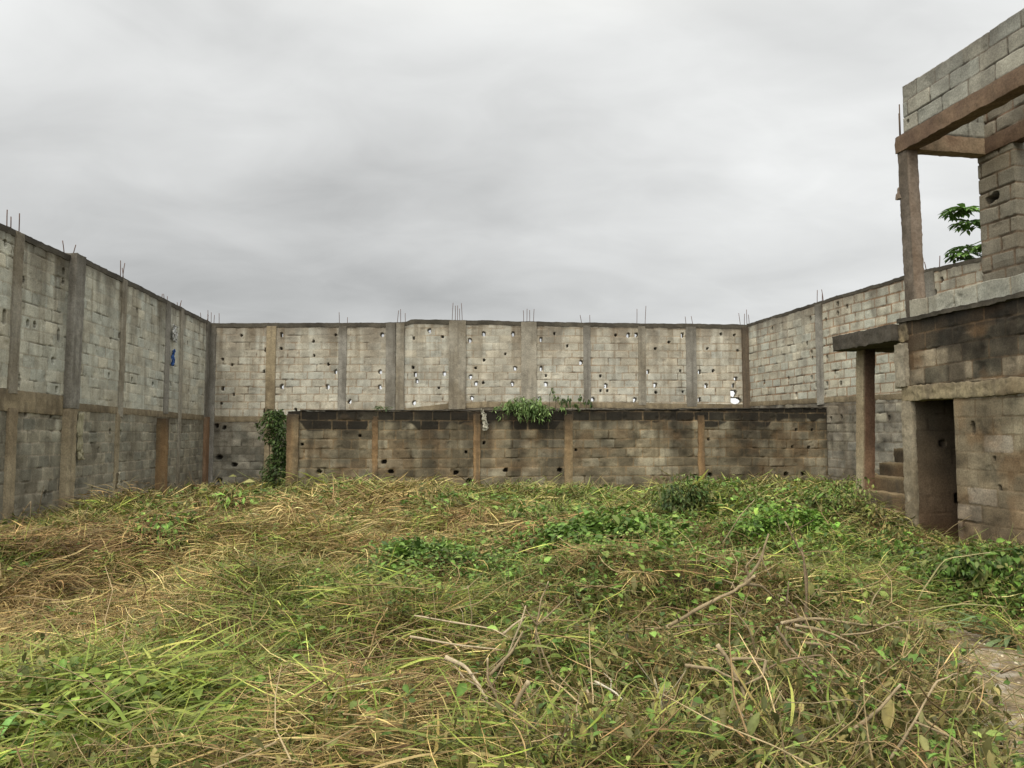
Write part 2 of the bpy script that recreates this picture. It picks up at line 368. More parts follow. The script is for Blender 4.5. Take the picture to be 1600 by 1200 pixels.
# ================================================================== masonry
# putlog and shot holes (distance along the wall, height)
HB_back = [(1.02, 4.77), (4.04, 4.81), (3.33, 4.6), (2.3, 4.36), (3.36, 4.14), (0.43, 4.01), (0.73, 3.83), (3.82, 3.86), (1.76, 3.62), (7.38, 3.09), (0.81, 2.87), (0.43, 2.59), (7.5, 4.76), (6.56, 4.71), (6.55, 3.76), (2.8, 2.39), (8.82, 3.27), (8.85, 4.0), (9.53, 4.21), (8.84, 4.0), (8.57, 3.75), (11.14, 4.88), (11.56, 4.48), (10.86, 3.5), (13.15, 4.84), (12.64, 3.5), (12.64, 3.01), (12.86, 3.01), (14.9, 4.61), (14.45, 4.4), (15.26, 3.67), (14.45, 2.96), (15.34, 2.98), (16.63, 4.89), (17.07, 4.85), (16.17, 4.4), (17.17, 4.35), (16.35, 3.67), (0.88, 0.63), (0.3, 1.87), (0.54, 1.81), (0.4, 0.86), (0.42, 0.14), (1.57, 1.87)]
HT_back = [(2.3, 4.8), (5.54, 4.82), (7.07, 4.96), (1.82, 4.31), (4.05, 3.61), (5.49, 3.61), (6.63, 3.54), (7.56, 3.55), (0.47, 3.06), (2.34, 3.13), (3.81, 3.12), (5.48, 3.12), (6.68, 3.31), (1.82, 2.34), (4.52, 2.64), (6.59, 2.6), (8.38, 4.64), (8.84, 4.87), (9.79, 4.86), (9.86, 3.73), (8.41, 3.45), (8.59, 3.23), (9.77, 3.22), (8.46, 2.76), (10.7, 4.68), (12.01, 3.93), (10.7, 3.73), (10.86, 3.22), (10.65, 2.74), (13.57, 4.83), (13.83, 4.85), (12.82, 3.17), (12.38, 2.73), (13.76, 2.71), (15.35, 4.84), (14.2, 3.63), (14.44, 3.19), (15.9, 3.63), (17.09, 3.41), (17.0, 3.18), (16.11, 3.18), (15.88, 2.72)]
HT2_back = [(17.01, 2.93), (17.08, 2.69)]
HB_left = [(8.15, 4.89), (10.19, 4.83), (10.18, 4.63), (8.76, 4.37), (8.97, 3.61), (9.2, 3.62), (9.91, 3.02), (10.09, 2.47), (11.06, 2.92), (12.39, 2.92), (12.45, 3.73), (13.69, 2.92), (15.04, 2.9), (12.89, 3.89), (12.94, 4.87), (15.71, 3.94), (15.81, 3.27), (17.78, 2.86), (16.32, 2.98), (19.55, 2.78), (17.61, 4.29), (9.83, 0.45), (11.79, 0.39), (13.15, 1.63), (12.56, 1.66), (9.03, 1.97), (9.94, 1.96), (13.87, 4.64), (12.01, 1.24)]
HB2_left = [(8.22, 3.62), (10.09, 3.54), (8.75, 2.56)]
HB_right = [(1.6, 4.85), (3.67, 4.85), (3.47, 4.17), (3.68, 3.9), (3.72, 3.71), (1.05, 3.24), (2.45, 3.24), (3.66, 3.19), (3.87, 2.94), (4.4, 4.7), (4.96, 5.05), (4.95, 4.8), (5.36, 4.91), (4.75, 3.24), (4.38, 2.96), (5.01, 2.93), (4.41, 3.69), (4.52, 2.01), (4.97, 2.04), (5.78, 2.22), (6.85, 1.98), (8.5, 4.71), (8.71, 4.94), (2.85, 2.75)]
HB_low = [(0.8, 0.66), (2.58, 0.65), (4.22, 0.62), (4.56, 0.42), (0.38, 1.34), (4.48, 1.14), (2.41, 0.9), (1.8, 1.56), (5.49, 0.67), (6.91, 0.67), (4.93, 1.37), (4.47, 1.15), (7.33, 1.18), (10.53, 0.48), (10.94, 0.52), (10.92, 1.46), (4.55, 0.41), (13.37, 1.71), (13.83, 1.71), (13.25, 1.26), (13.72, 1.24), (13.06, 0.53), (13.55, 0.53)]
HB_face = [(1.22, 1.66), (1.62, 0.92), (1.55, 1.28)]
def frame(A, B):
    A = np.array(A, float); B = np.array(B, float); U = (B-A)/np.linalg.norm(B-A); return A, U, np.array([U[1], -U[0]])
WL = ((-8.1, 5.0), (-9.75, 24.6)); WB = ((-9.75, 24.6), (7.73, 25.1)); WR = ((7.73, 25.1), (10.25, 11.84)); WW = ((-5.62, 19.2), (8.52, 20.84)); WF = ((5.72, 11.1), (6.71, 5.43))
def pl(pts):
    x, y = zip(*pts); return lambda u: np.interp(u, x, y)
def member(root, name, Wd, u0, u1, n0, n1, zf0, zf1, colf, **k):
    """horizontal member following a height profile zf1 (top); thickness from zf0 (bottom offset)"""
    A, U, Nn = frame(*Wd); z1 = float(zf1(np.array([u0]))[0]) if callable(zf1) else zf1
    b = (lambda u: zf1(u)-z1) if callable(zf1) else None
    return rbox(name, (A[0], A[1], 0), U, Nn, u0, u1, n0, n1, z1-zf0, z1, root, colf, bend=b, **k)
OCH = conc((.27, .22, .14), (.17, .135, .085), top=(.3, (.10, .08, .055), .12), streak=.35, seed=3)
GREYC = conc((.25, .235, .20), (.17, .155, .125), top=(.75, (.07, .06, .045), .35), streak=.45, seed=5)
PALEC = conc((.29, .265, .21), (.21, .18, .13), top=(.6, (.08, .065, .045), .3), streak=.4, seed=7)
CAPC = conc((.10, .088, .066), (.055, .048, .036), top=(.7, (.035, .03, .024), .08), streak=.5, boards=0, seed=9)
RUSTC = conc((.25, .19, .11), (.12, .09, .055), top=(.9, (.03, .024, .018), .45), streak=.75, rust=(.4, (.26, .155, .07)), seed=11)
RUSTO = conc((.27, .19, .10), (.14, .10, .06), top=(.85, (.04, .03, .02), .35), streak=.65, rust=(.5, (.28, .165, .075)), seed=13)
DKC = conc((.13, .10, .07), (.075, .055, .04), top=(.6, (.05, .04, .03), .3), streak=.5, seed=14)
BROWNC = conc((.20, .14, .09), (.13, .09, .055), top=(.3, (.06, .045, .03), .1), streak=.3, rust=(.4, (.26, .13, .06)), seed=12)

# ---- left wall
A, U, Nn = frame(*WL)
lw = empty('perimeter_wall', (-8.93, 14.8, 0), 'long grey block wall down the left side, with a blue rag hanging on it', 'wall', 'tall perimeter walls')
Ltop = pl([(3, 5.2), (10.3, 5.21), (10.8, 5.30), (13.3, 5.29), (19.7, 5.22)]); Lband = pl([(5, 2.42), (10.3, 2.36), (10.6, 2.24), (13.5, 2.23), (19.7, 2.2)])
sLU = mkstyle(.47, .235, .013, (.42, .41, .335), (.345, .31, .24), 11, depth=.006, jit=.10, top=(.85, (.08, .065, .042)), topl=.5, blot=.35, blotc=(.24, .20, .135), gaps=.30, smear=.7, streak=.7, relief=.8)
sLL = mkstyle(.40, .235, .017, (.245, .23, .175), (.33, .29, .22), 12, mott=.4, relief=.7, depth=.010, jit=.22, top=(.55, (.11, .09, .06)), topl=.3, blot=.45, blotc=(.12, .105, .075), gaps=.1, streak=.4, low=(.5, (.16, .13, .09), .35))
hl = [(u, z, .04, .060, False) for u, z in HB_left]+[(u, z, .05, .12, False) for u, z in HB2_left]
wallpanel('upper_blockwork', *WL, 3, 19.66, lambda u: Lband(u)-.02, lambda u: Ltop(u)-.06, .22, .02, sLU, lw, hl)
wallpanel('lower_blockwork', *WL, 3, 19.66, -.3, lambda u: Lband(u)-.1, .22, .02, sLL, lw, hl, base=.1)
member(lw, 'tie_beam', WL, 3, 10.36, -.2, .022, .40, Lband, OCH); member(lw, 'tie_beam', WL, 10.8, 19.62, -.2, .014, .17, Lband, OCH)
member(lw, 'cap_beam', WL, 3, 19.7, -.23, .018, .13, lambda u: Ltop(u)+.02*(fb(u*2, u*0, 5)-.5), CAPC, step=.06)
def lp(u0, u1, z0, z1, out, colf, n=0, h=.35, seed=0, lean=(0, 0), amp=.012):
    p = rbox('pillar', (A[0], A[1], 0), U, Nn, u0, u1, -.15, out, z0, z1, lw, colf, lean=lean, amp=amp)
    if n: rebars(A, U, Nn, (u0+u1)/2+lean[0], z1, n, (u1-u0)*.7, h, p, seed)
    return p
lp(5.2, 5.5, -.3, 5.2, .03, GREYC)
OCHL = conc((.33, .275, .18), (.24, .19, .12), top=(.35, (.12, .09, .06), .2), streak=.35, seed=44)
lp(8.42, 8.70, -.3, 2.05, .05, OCHL); lp(8.40, 8.68, 2.3, 5.2, .035, PALEC, 3, .42, 2, (0.02, 0))
lp(10.36, 10.72, -.3, 2.1, .13, OCHL, lean=(.0, 0), amp=.018); lp(10.36, 10.78, 2.1, 5.27, .14, GREYC, 2, .28, 3, (.06, 0), amp=.016)
lp(12.82, 13.05, -.3, 2.1, .03, OCHL, amp=.02); lp(12.93, 13.2, 2.0, 5.26, .03, PALEC, 3, .42, 4)
lp(15.8, 16.12, 2.15, 5.24, .035, GREYC, 3, .24, 5); lp(15.38, 15.62, -.3, 2.02, .24, RUSTO)
lp(16.95, 17.2, -.3, 5.22, .025, PALEC, 3, .33, 6); lp(19.3, 19.62, -.3, 2.15, .10, BROWNC, 0, .4, 7); lp(19.3, 19.62, 2.1, 5.2, .04, GREYC, 3, .36, 8)

# ---- back wall
A, U, Nn = frame(*WB)
bw = empty('perimeter_wall', (-1, 24.85, 0), 'tall block wall across the back, pierced by many small bright holes', 'wall', 'tall perimeter walls')
Btop = pl([(-.2, 5.18), (5.6, 5.22), (6.28, 5.24), (6.5, 5.33), (8.3, 5.32), (10.4, 5.28), (14, 5.24), (17.6, 5.21)])
Bband = pl([(-.2, 2.18), (2.35, 2.18), (4, 2.25), (6.0, 2.40), (7.7, 2.6), (8.9, 2.65), (13.9, 2.63), (17.6, 2.58)])
sBU = mkstyle(.46, .24, .020, (.41, .39, .32), (.28, .21, .14), 21, depth=.007, jit=.10, top=(.75, (.12, .09, .06)), topl=.55, blot=.35, blotc=(.24, .195, .13), gaps=.05, smear=lambda u, w: .12+.75*ss(3.5, 4.4, w+.5*(fb(u*.8, w*.8, 19)-.5)), streak=.7, relief=.7)
sBL = mkstyle(.46, .24, .016, (.19, .178, .14), (.14, .12, .088), 22, mott=.5, relief=.7, depth=.010, jit=.25, top=(.5, (.12, .09, .06)), topl=.4, blot=.5, blotc=(.12, .10, .07), gaps=.1, smear=.5, alt=(.27, .25, .2))
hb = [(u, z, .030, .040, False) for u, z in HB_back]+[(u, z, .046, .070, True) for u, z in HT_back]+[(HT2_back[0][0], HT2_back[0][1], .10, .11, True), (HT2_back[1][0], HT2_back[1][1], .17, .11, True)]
hb[4+14-14] = hb[4]
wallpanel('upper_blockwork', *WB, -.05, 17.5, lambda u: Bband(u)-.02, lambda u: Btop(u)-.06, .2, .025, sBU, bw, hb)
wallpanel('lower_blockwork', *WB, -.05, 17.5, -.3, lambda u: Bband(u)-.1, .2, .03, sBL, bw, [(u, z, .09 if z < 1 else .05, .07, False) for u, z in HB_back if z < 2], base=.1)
member(bw, 'tie_beam', WB, -.05, 17.5, -.18, .016, .19, Bband, OCH)
member(bw, 'cap_beam', WB, -.1, 17.55, -.21, .02, .15, lambda u: Btop(u)+.03*(fb(u*2, u*0, 6)-.5), CAPC, step=.06)
bp = [(-.1, .22, .05, -.3, GREYC, 4, .5), (1.82, 2.14, .03, -.3, OCH, 2, .1), (4.13, 4.40, .03, 2.2, GREYC, 2, .42), (5.66, 5.98, .05, 2.3, GREYC, 0, 0), (6.0, 6.27, .07, 2.3, PALEC, 3, .5),
      (7.7, 8.26, .07, 2.4, PALEC, 5, .6), (10.05, 10.56, .05, 2.55, PALEC, 4, .52), (12.08, 12.32, .03, 2.55, GREYC, 2, .38), (13.88, 14.13, .03, 2.55, PALEC, 2, .7), (15.45, 15.80, .03, 2.5, GREYC, 2, .4), (17.3, 17.62, .12, -.3, DKC, 4, .55)]
for k, (a, b, o_, z0, cf, n, h) in enumerate(bp):
    zt = float(Btop(np.array([(a+b)/2]))[0])-(.02 if k in (3, 4, 5, 6) else .10)
    p = rbox('pillar', (A[0], A[1], 0), U, Nn, a, b, -.15, o_, z0, zt, bw, cf)
    if n: rebars(A, U, Nn, (a+b)/2, zt+.05, n, .2+.03*n, h, p, 40+k)

# ---- right wall
A, U, Nn = frame(*WR)
rw = empty('perimeter_wall', (8.9, 18.9, 0), 'grey block wall on the right with wide reddish mortar joints, running behind the unfinished building', 'wall', 'tall perimeter walls')
Rtop = pl([(0, 5.22), (4.4, 5.27), (8.3, 5.28), (9.8, 5.2), (13.5, 5.2)]); Rband = pl([(0, 2.66), (7.4, 2.55), (13.5, 2.5)])
sRU = mkstyle(.46, .235, .026, (.40, .385, .31), (.25, .16, .095), 31, relief=.8, depth=.009, jit=.12, top=(.65, (.11, .085, .06)), topl=.4, blot=.35, blotc=(.18, .14, .10), gaps=.1, smear=lambda u, w: .95*(1-ss(3.2, 4.2, u))*ss(3.2, 4.2, w), streak=.4)
sRL = mkstyle(.46, .235, .022, (.20, .185, .15), (.17, .14, .10), 32, mott=.6, relief=.7, depth=.012, jit=.3, top=(.4, (.12, .09, .06)), topl=.4, blot=.5, blotc=(.12, .095, .065), gaps=.1, smear=.5, alt=(.28, .26, .2), low=(.6, (.14, .11, .07), .5))
hr = [(u, z, .042, .058, False) for u, z in HB_right]
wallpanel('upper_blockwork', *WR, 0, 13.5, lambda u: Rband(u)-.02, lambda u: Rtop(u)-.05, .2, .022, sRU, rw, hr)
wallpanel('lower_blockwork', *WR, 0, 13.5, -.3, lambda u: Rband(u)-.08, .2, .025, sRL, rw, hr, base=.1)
member(rw, 'tie_beam', WR, 0, 13.5, -.18, .015, .15, Rband, OCH); member(rw, 'cap_beam', WR, 0, 13.5, -.21, .012, .10, lambda u: Rtop(u)+.03*(fb(u*3, u*0, 8)-.5), CAPC, step=.06)
for a, b, n, h in ((3.92, 4.25, 3, .38), (8.2, 8.5, 2, .32)):
    p = rbox('pillar', (A[0], A[1], 0), U, Nn, a, b, -.15, .03, -.3 if a > 5 else 2.4, 5.2, rw, GREYC); rebars(A, U, Nn, (a+b)/2, 5.25, n, .25, h, p, int(a*9))

# ---- low wall in front of the back wall
A, U, Nn = frame(*WW)
ww_ = empty('low_wall', (1.4, 20.0, 0), 'low blackened block wall in front of the tall back wall, with rusty orange pillars', 'wall')
Wtop = pl([(0, 2.16), (.3, 2.18), (4.7, 2.18), (9, 2.23), (14.3, 2.30)])
sW = mkstyle(.46, .24, .017, (.175, .148, .098), (.22, .16, .09), 41, depth=.010, jit=.3, mkeep=.3, mott=.55, topcourse=.9, rustb=.18, top=(.85, (.02, .016, .012)), topl=1.0, blot=.45, blotc=(.10, .08, .05), gaps=.1, streak=.8, low=(.45, (.085, .075, .05), .5), alt=(.26, .235, .17), w0=.02)
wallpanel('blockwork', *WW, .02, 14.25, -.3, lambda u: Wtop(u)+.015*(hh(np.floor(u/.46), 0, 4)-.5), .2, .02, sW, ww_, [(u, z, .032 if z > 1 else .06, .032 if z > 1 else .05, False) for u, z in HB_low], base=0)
member(ww_, 'coping', WW, .3, 14.25, -.22, .03, .03, lambda u: Wtop(u)+.035, CAPC, step=.08, amp=.014)
for a, b, z, o_, cf in ((.0, .30, 2.1, .06, RUSTC), (2.1, 2.25, 2.05, .04, RUSTO), (4.66, 4.84, 2.12, .05, RUSTO), (7.02, 7.25, 2.12, .025, RUSTC), (10.62, 10.80, 2.1, .04, RUSTO)):
    rbox('pillar', (A[0], A[1], 0), U, Nn, a, b, -.15, o_, -.3, z, ww_, cf, amp=.02)

# ---- unfinished two-storey building on the right
A, U, Nn = frame(*WF)
ub = empty('unfinished_building', (6.2, 8.3, 0), 'unfinished two-storey block building with a doorway and an open upper verandah', 'building')
O3 = (A[0], A[1], 0)
def rb(name, *a, **k): return rbox(name, O3, U, Nn, *a, ub, k.pop('c'), **k)
sFL = mkstyle(.46, .225, .013, (.185, .158, .106), (.12, .09, .055), 51, mott=.65, rustb=.3, relief=.6, depth=.008, jit=.14, top=(.3, (.10, .08, .055)), topl=.25, blot=.55, blotc=(.12, .09, .055), gaps=.15, smear=.75, streak=.45, low=(.75, (.15, .085, .045), .45), alt=(.26, .235, .19))
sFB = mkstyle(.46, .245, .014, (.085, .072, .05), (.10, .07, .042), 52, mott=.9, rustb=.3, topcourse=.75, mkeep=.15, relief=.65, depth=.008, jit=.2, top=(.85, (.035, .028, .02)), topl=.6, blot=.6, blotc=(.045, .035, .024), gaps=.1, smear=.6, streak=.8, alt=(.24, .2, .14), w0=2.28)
sPA = mkstyle(.47, .232, .010, (.285, .28, .235), (.12, .095, .07), 53, relief=.6, depth=.012, jit=.12, top=(.6, (.10, .09, .075)), topl=.28, blot=.25, blotc=(.17, .15, .12), gaps=.8, smear=.1, streak=.4, w0=5.97, warp=.6)
sIN = mkstyle(.46, .235, .022, (.26, .24, .185), (.20, .13, .08), 54, relief=.6, depth=.014, jit=.18, top=(.4, (.12, .10, .07)), topl=.3, blot=.35, blotc=(.16, .13, .09), gaps=.5, smear=.1, streak=.3, w0=3.27)
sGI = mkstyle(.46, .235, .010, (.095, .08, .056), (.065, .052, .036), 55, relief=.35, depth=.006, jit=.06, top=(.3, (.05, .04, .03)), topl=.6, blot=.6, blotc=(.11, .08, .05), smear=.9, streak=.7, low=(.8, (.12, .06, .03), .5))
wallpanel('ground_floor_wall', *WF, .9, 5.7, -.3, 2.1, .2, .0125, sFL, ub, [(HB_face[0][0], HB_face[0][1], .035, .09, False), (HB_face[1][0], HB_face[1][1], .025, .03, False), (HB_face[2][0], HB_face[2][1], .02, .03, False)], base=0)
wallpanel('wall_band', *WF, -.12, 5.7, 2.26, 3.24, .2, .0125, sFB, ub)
JAMB = conc((.29, .25, .18), (.2, .165, .11), top=(.2, (.1, .08, .06), .2), streak=.45, seed=15)
LINT = conc((.30, .25, .155), (.18, .14, .085), top=(.5, (.09, .07, .05), .06), streak=.5, boards=.05, seed=16)
rb('door_jamb', -.12, .10, -.06, .022, -.3, 2.09, c=JAMB, step=.03)
rb('lintel', -.10, 5.7, -.19, .03, 2.06, 2.27, c=LINT, step=.025, amp=.018)
rb('broken_formwork', -.17, .06, -.12, .07, 2.26, 2.90, c=conc((.25, .22, .165), (.17, .145, .10), top=(.2, (.1, .08, .05), .1), boards=0, seed=17), step=.03, amp=.02)
rb('corner_block', -.14, .07, -.15, .03, 2.92, 3.2, c=conc((.24, .19, .11), (.1, .08, .055), top=(.8, (.05, .04, .03), .1), boards=0, seed=18), step=.03, amp=.03)
rb('floor_slab', -.13, 5.7, -4.0, .045, 3.20, 3.27, c=CAPC, step=.05, amp=.02)
rb('ceiling', .05, 5.6, -3.95, -.18, 3.05, 3.22, c=BROWNC, step=.2)
wallpanel('sill_wall', *WF, .12, 5.7, 3.26, lambda u: 3.50+.012*np.sin(u*9), .18, .0125, mkstyle(.47, .3, .012, (.29, .28, .23), (.2, .17, .12), 56, depth=.01, jit=.16, top=(.2, (.2, .17, .12)), topl=.1, blot=.3, blotc=(.2, .17, .12), gaps=.3, streak=.3, w0=3.23, warp=.3), ub)
def two_face(fa, fb_, n1):
    def f(u, n, z, z0, z1):
        a = fa(u, n, z, z0, z1); b = fb_(u, n, z, z0, z1); return np.where((n > n1-.02)[:, None], a, b)
    return f
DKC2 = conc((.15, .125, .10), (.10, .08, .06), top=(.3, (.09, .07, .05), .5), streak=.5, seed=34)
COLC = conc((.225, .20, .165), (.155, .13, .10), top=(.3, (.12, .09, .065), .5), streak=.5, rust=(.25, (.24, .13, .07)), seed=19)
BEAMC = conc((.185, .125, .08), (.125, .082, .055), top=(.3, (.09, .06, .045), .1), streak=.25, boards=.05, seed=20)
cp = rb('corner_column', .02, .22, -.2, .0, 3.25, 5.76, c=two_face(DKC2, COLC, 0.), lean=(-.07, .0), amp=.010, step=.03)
rb('concrete_spill', -.09, .01, -.08, .02, 5.05, 5.22, c=COLC, step=.03, amp=.03, taper=.6)
rb('verandah_beam', -.06, 5.7, -.2, .03, 5.73, 5.98, c=BEAMC, amp=.012)
wallpanel('parapet', *WF, .12, 5.7, 5.97, lambda u: 6.68-.02*np.sin(u*1.1)+.015*(hh(np.floor(u/.47), 1, 9)-.5), .17, .0125, sPA, ub, [(.22, 6.12, .02, .03, False)])
for k, (du, h) in enumerate(((.045, .55), (.03, .42))):
    P = [(A[0]+U[0]*du, A[1]+U[1]*du, 5.9), (A[0]+U[0]*(du-.005), A[1]+U[1]*du, 5.9+h)]
    V, F = prism(P, .009, 5); mk('rebar', V, F, M_STEEL, ub, np.tile((.1, .07, .05), (len(V), 1)))
def pt(u, n): return (A[0]+U[0]*u+Nn[0]*n, A[1]+U[1]*u+Nn[1]*n)
rb('verandah_beam', .0, .2, -1.32, -.19, 5.72, 5.97, c=conc((.27, .20, .13), (.2, .13, .085), top=(.3, (.12, .09, .06), .08), streak=.3, seed=21), step=.04)
wallpanel('gable_wall', pt(.17, -.15), pt(.17, -1.32), 0, 1.17, 5.96, 6.62, .15, .02, sPA, ub)
IW = (pt(0, -1.3), pt(5.67, -1.3)); sIN2 = sIN
wallpanel('inner_wall', *IW, .02, .68, 4.07, 5.74, .18, .0125, sIN, ub, [(.22, 5.03, .085, .06, False), (.33, 5.06, .06, .06, False)])
wallpanel('inner_wall', *IW, .02, 5.6, 3.27, 4.08, .18, .015, sIN, ub)
wallpanel('inner_wall', *IW, 2.0, 5.6, 4.07, 5.74, .18, .03, sIN, ub)
O4 = (IW[0][0], IW[0][1], 0)
rbox('inner_beam', O4, U, Nn, .0, 5.6, -.17, .02, 5.72, 5.97, ub, BEAMC)
wallpanel('inner_parapet', *IW, .02, 5.6, 5.96, 6.66, .17, .02, mkstyle(.46, .235, .02, (.23, .205, .16), (.19, .11, .07), 57, gaps=.4, w0=5.97), ub)
wallpanel('room_wall', pt(0, -2.9), pt(5.67, -2.9), -.1, 5.6, 3.27, 5.9, .17, .03, sIN, ub, [(1.9, 5.2, .08, .09, False)])
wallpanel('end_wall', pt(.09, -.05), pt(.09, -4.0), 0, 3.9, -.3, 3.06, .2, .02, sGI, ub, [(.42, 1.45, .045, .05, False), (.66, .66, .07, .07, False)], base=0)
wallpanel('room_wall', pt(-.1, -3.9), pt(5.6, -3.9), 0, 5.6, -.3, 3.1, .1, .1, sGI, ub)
rb('room_wall', 5.5, 5.65, -3.95, -.19, -.3, 3.1, c=BROWNC, step=.3)
CANC = conc((.085, .075, .06), (.04, .035, .028), top=(.6, (.04, .034, .026), .12), streak=.55, boards=0, seed=23)
rb('canopy', -1.62, -.13, -1.25, .13, 2.95, 3.2, c=CANC, step=.04, amp=.018)
TANF = conc((.34, .29, .19), (.24, .19, .12), top=(.5, (.12, .09, .06), .5), streak=.45, boards=0, seed=33)
rb('canopy_pillar', -1.42, -1.22, -.30, -.08, .66, 2.97, c=two_face(TANF, conc((.21, .13, .08), (.14, .08, .05), top=(.9, (.045, .032, .022), .7), streak=.3, rust=(.35, (.19, .10, .06)), seed=24, boards=0), -.08), lean=(-.01, -.09), amp=.010, step=.04)
STC = conc((.10, .075, .045), (.055, .042, .028), top=(.8, (.24, .18, .10), .025), streak=.6, rust=(.3, (.2, .12, .06)), boards=0, seed=25)
for k, (n1, n0, z) in enumerate(((.10, -.05, .46), (-.05, -.30, .70), (-.30, -.56, .92), (-.56, -.82, 1.13), (-.82, -1.2, 1.35))):
    rb('step', -1.47, -.15, n0, n1, -.3, z, c=STC, step=.05, amp=.02)
# ================================================================== soil and path
def soil():
    xs = np.concatenate([np.linspace(-600, -12, 14)[:-1], np.linspace(-12, 13, 251), np.linspace(13, 600, 14)[1:]])
    ys = np.concatenate([np.linspace(-300, -1, 10)[:-1], np.linspace(-1, 27, 281), np.linspace(27, 1500, 16)[1:]])
    X, Y = np.meshgrid(xs, ys, indexing='ij'); inn = (X > -9.6) & (X < 10) & (Y > 0) & (Y < 24.6)
    Z = np.where(inn, T(X, Y)-.05, -.02)
    Z = Z+np.where(inn, .03*(fb(X*5, Y*5, 71, 2)-.5), 0)
    V = np.stack([X, Y, Z], -1).reshape(-1, 3); i = np.arange(X.size).reshape(X.shape)
    F = np.stack([i[:-1, :-1], i[1:, :-1], i[1:, 1:], i[:-1, 1:]], -1).reshape(-1, 4)
    c = np.array((.055, .042, .026))*(.7+.6*fb(X*3, Y*3, 72)[..., None]); C = c.reshape(-1, 3)
    tag(mk('ground', V, F, M_SOIL, None, C, smooth=True), kind='structure')
soil()
def path():
    xs = np.linspace(1.6, 4.3, 110); ys = np.linspace(2.2, 7.6, 215)
    X, Y = np.meshgrid(xs, ys, indexing='ij'); w = pathw(X, Y)
    Z = T(X, Y)-.05+.01+w*.05+.03*(fb(X*7, Y*7, 75, 3)-.5)*w+.012*(fb(X*30, Y*30, 76, 2)-.5)*w-(1-ss(0.02, .25, w))*.12
    V = np.stack([X, Y, Z], -1).reshape(-1, 3); i = np.arange(X.size).reshape(X.shape)
    F = np.stack([i[:-1, :-1], i[1:, :-1], i[1:, 1:], i[:-1, 1:]], -1).reshape(-1, 4)
    a = fb(X*4, Y*4, 77, 4)
    C = np.array((.33, .255, .155))[None, None]*(.55+.8*a)[..., None]; C = mixc(C, (.42, .38, .31), ss(.55, .7, fb(X*9, Y*9, 78))*.7); C = mixc(C, (.16, .12, .08), ss(.55, .7, fb(X*2.6, Y*5, 79))*.8)
    tag(mk('path', V, F, M_SOIL, None, C.reshape(-1, 3), smooth=True), kind='structure')
path()

# ================================================================== vegetation generators
def inside(x, y, m=.03):
    ok = (x > -8.1-(y-5)*.0842+m) & (y > 2.2)
    ok &= (y < 24.6) & np.where(x > -5.7, y < 19.2+(x+5.62)*.116-m, True)
    fx = 5.72+(11.1-y)*.1746; st = (y > 11.1) & (y < 12.75)
    ok &= np.where(y < 11.25, x < fx-m, np.where(st, x < 5.05+m*0+.05*(12.7-y), x < 7.73+(25.1-y)*.19-m))
    return ok
def ribbons(B, az, pitch, curl, L, Wd, col, segs=3, bend=0., roll=None, tip=.15, mid=.9, drape=None):
    n = len(B); b = lambda a: np.broadcast_to(np.asarray(a, float), (n,))
    az, pitch, curl, L, Wd, bend = map(b, (az, pitch, curl, L, Wd, bend)); roll = b(rng.uniform(-1, 1, n) if roll is None else roll)
    t = np.linspace(0, 1, segs+1); V = np.zeros((n, segs+1, 2, 3)); p = B.astype(float).copy()
    for k in range(segs+1):
        th = pitch-curl*t[k]; a = az+bend*t[k]
        d = np.stack([np.cos(th)*np.cos(a), np.cos(th)*np.sin(a), np.sin(th)], -1)
        sh = np.stack([-np.sin(a), np.cos(a), 0*a], -1); nn = np.cross(d, sh)
        s = np.cos(roll)[:, None]*sh+np.sin(roll)[:, None]*nn
        w = (Wd*(.55+.9*t[k] if t[k] < .5 else 1-(1-tip)*((t[k]-.5)*2)**1.5))[:, None]*.5
        q = p.copy()
        if drape is not None: q[:, 2] = np.maximum(q[:, 2], T(q[:, 0], q[:, 1])+drape)
        V[:, k, 0] = q-s*w; V[:, k, 1] = q+s*w
        p = p+d*(L/segs)[:, None]
    i = np.arange(n*(segs+1)*2).reshape(n, segs+1, 2)
    F = np.stack([i[:, :-1, 0], i[:, :-1, 1], i[:, 1:, 1], i[:, 1:, 0]], -1).reshape(-1, 4)
    C = np.broadcast_to(col[:, None, None, :], V.shape)*np.linspace(.95, 1.08, segs+1)[None, :, None, None]
    return V.reshape(-1, 3), F, C.reshape(-1, 3)
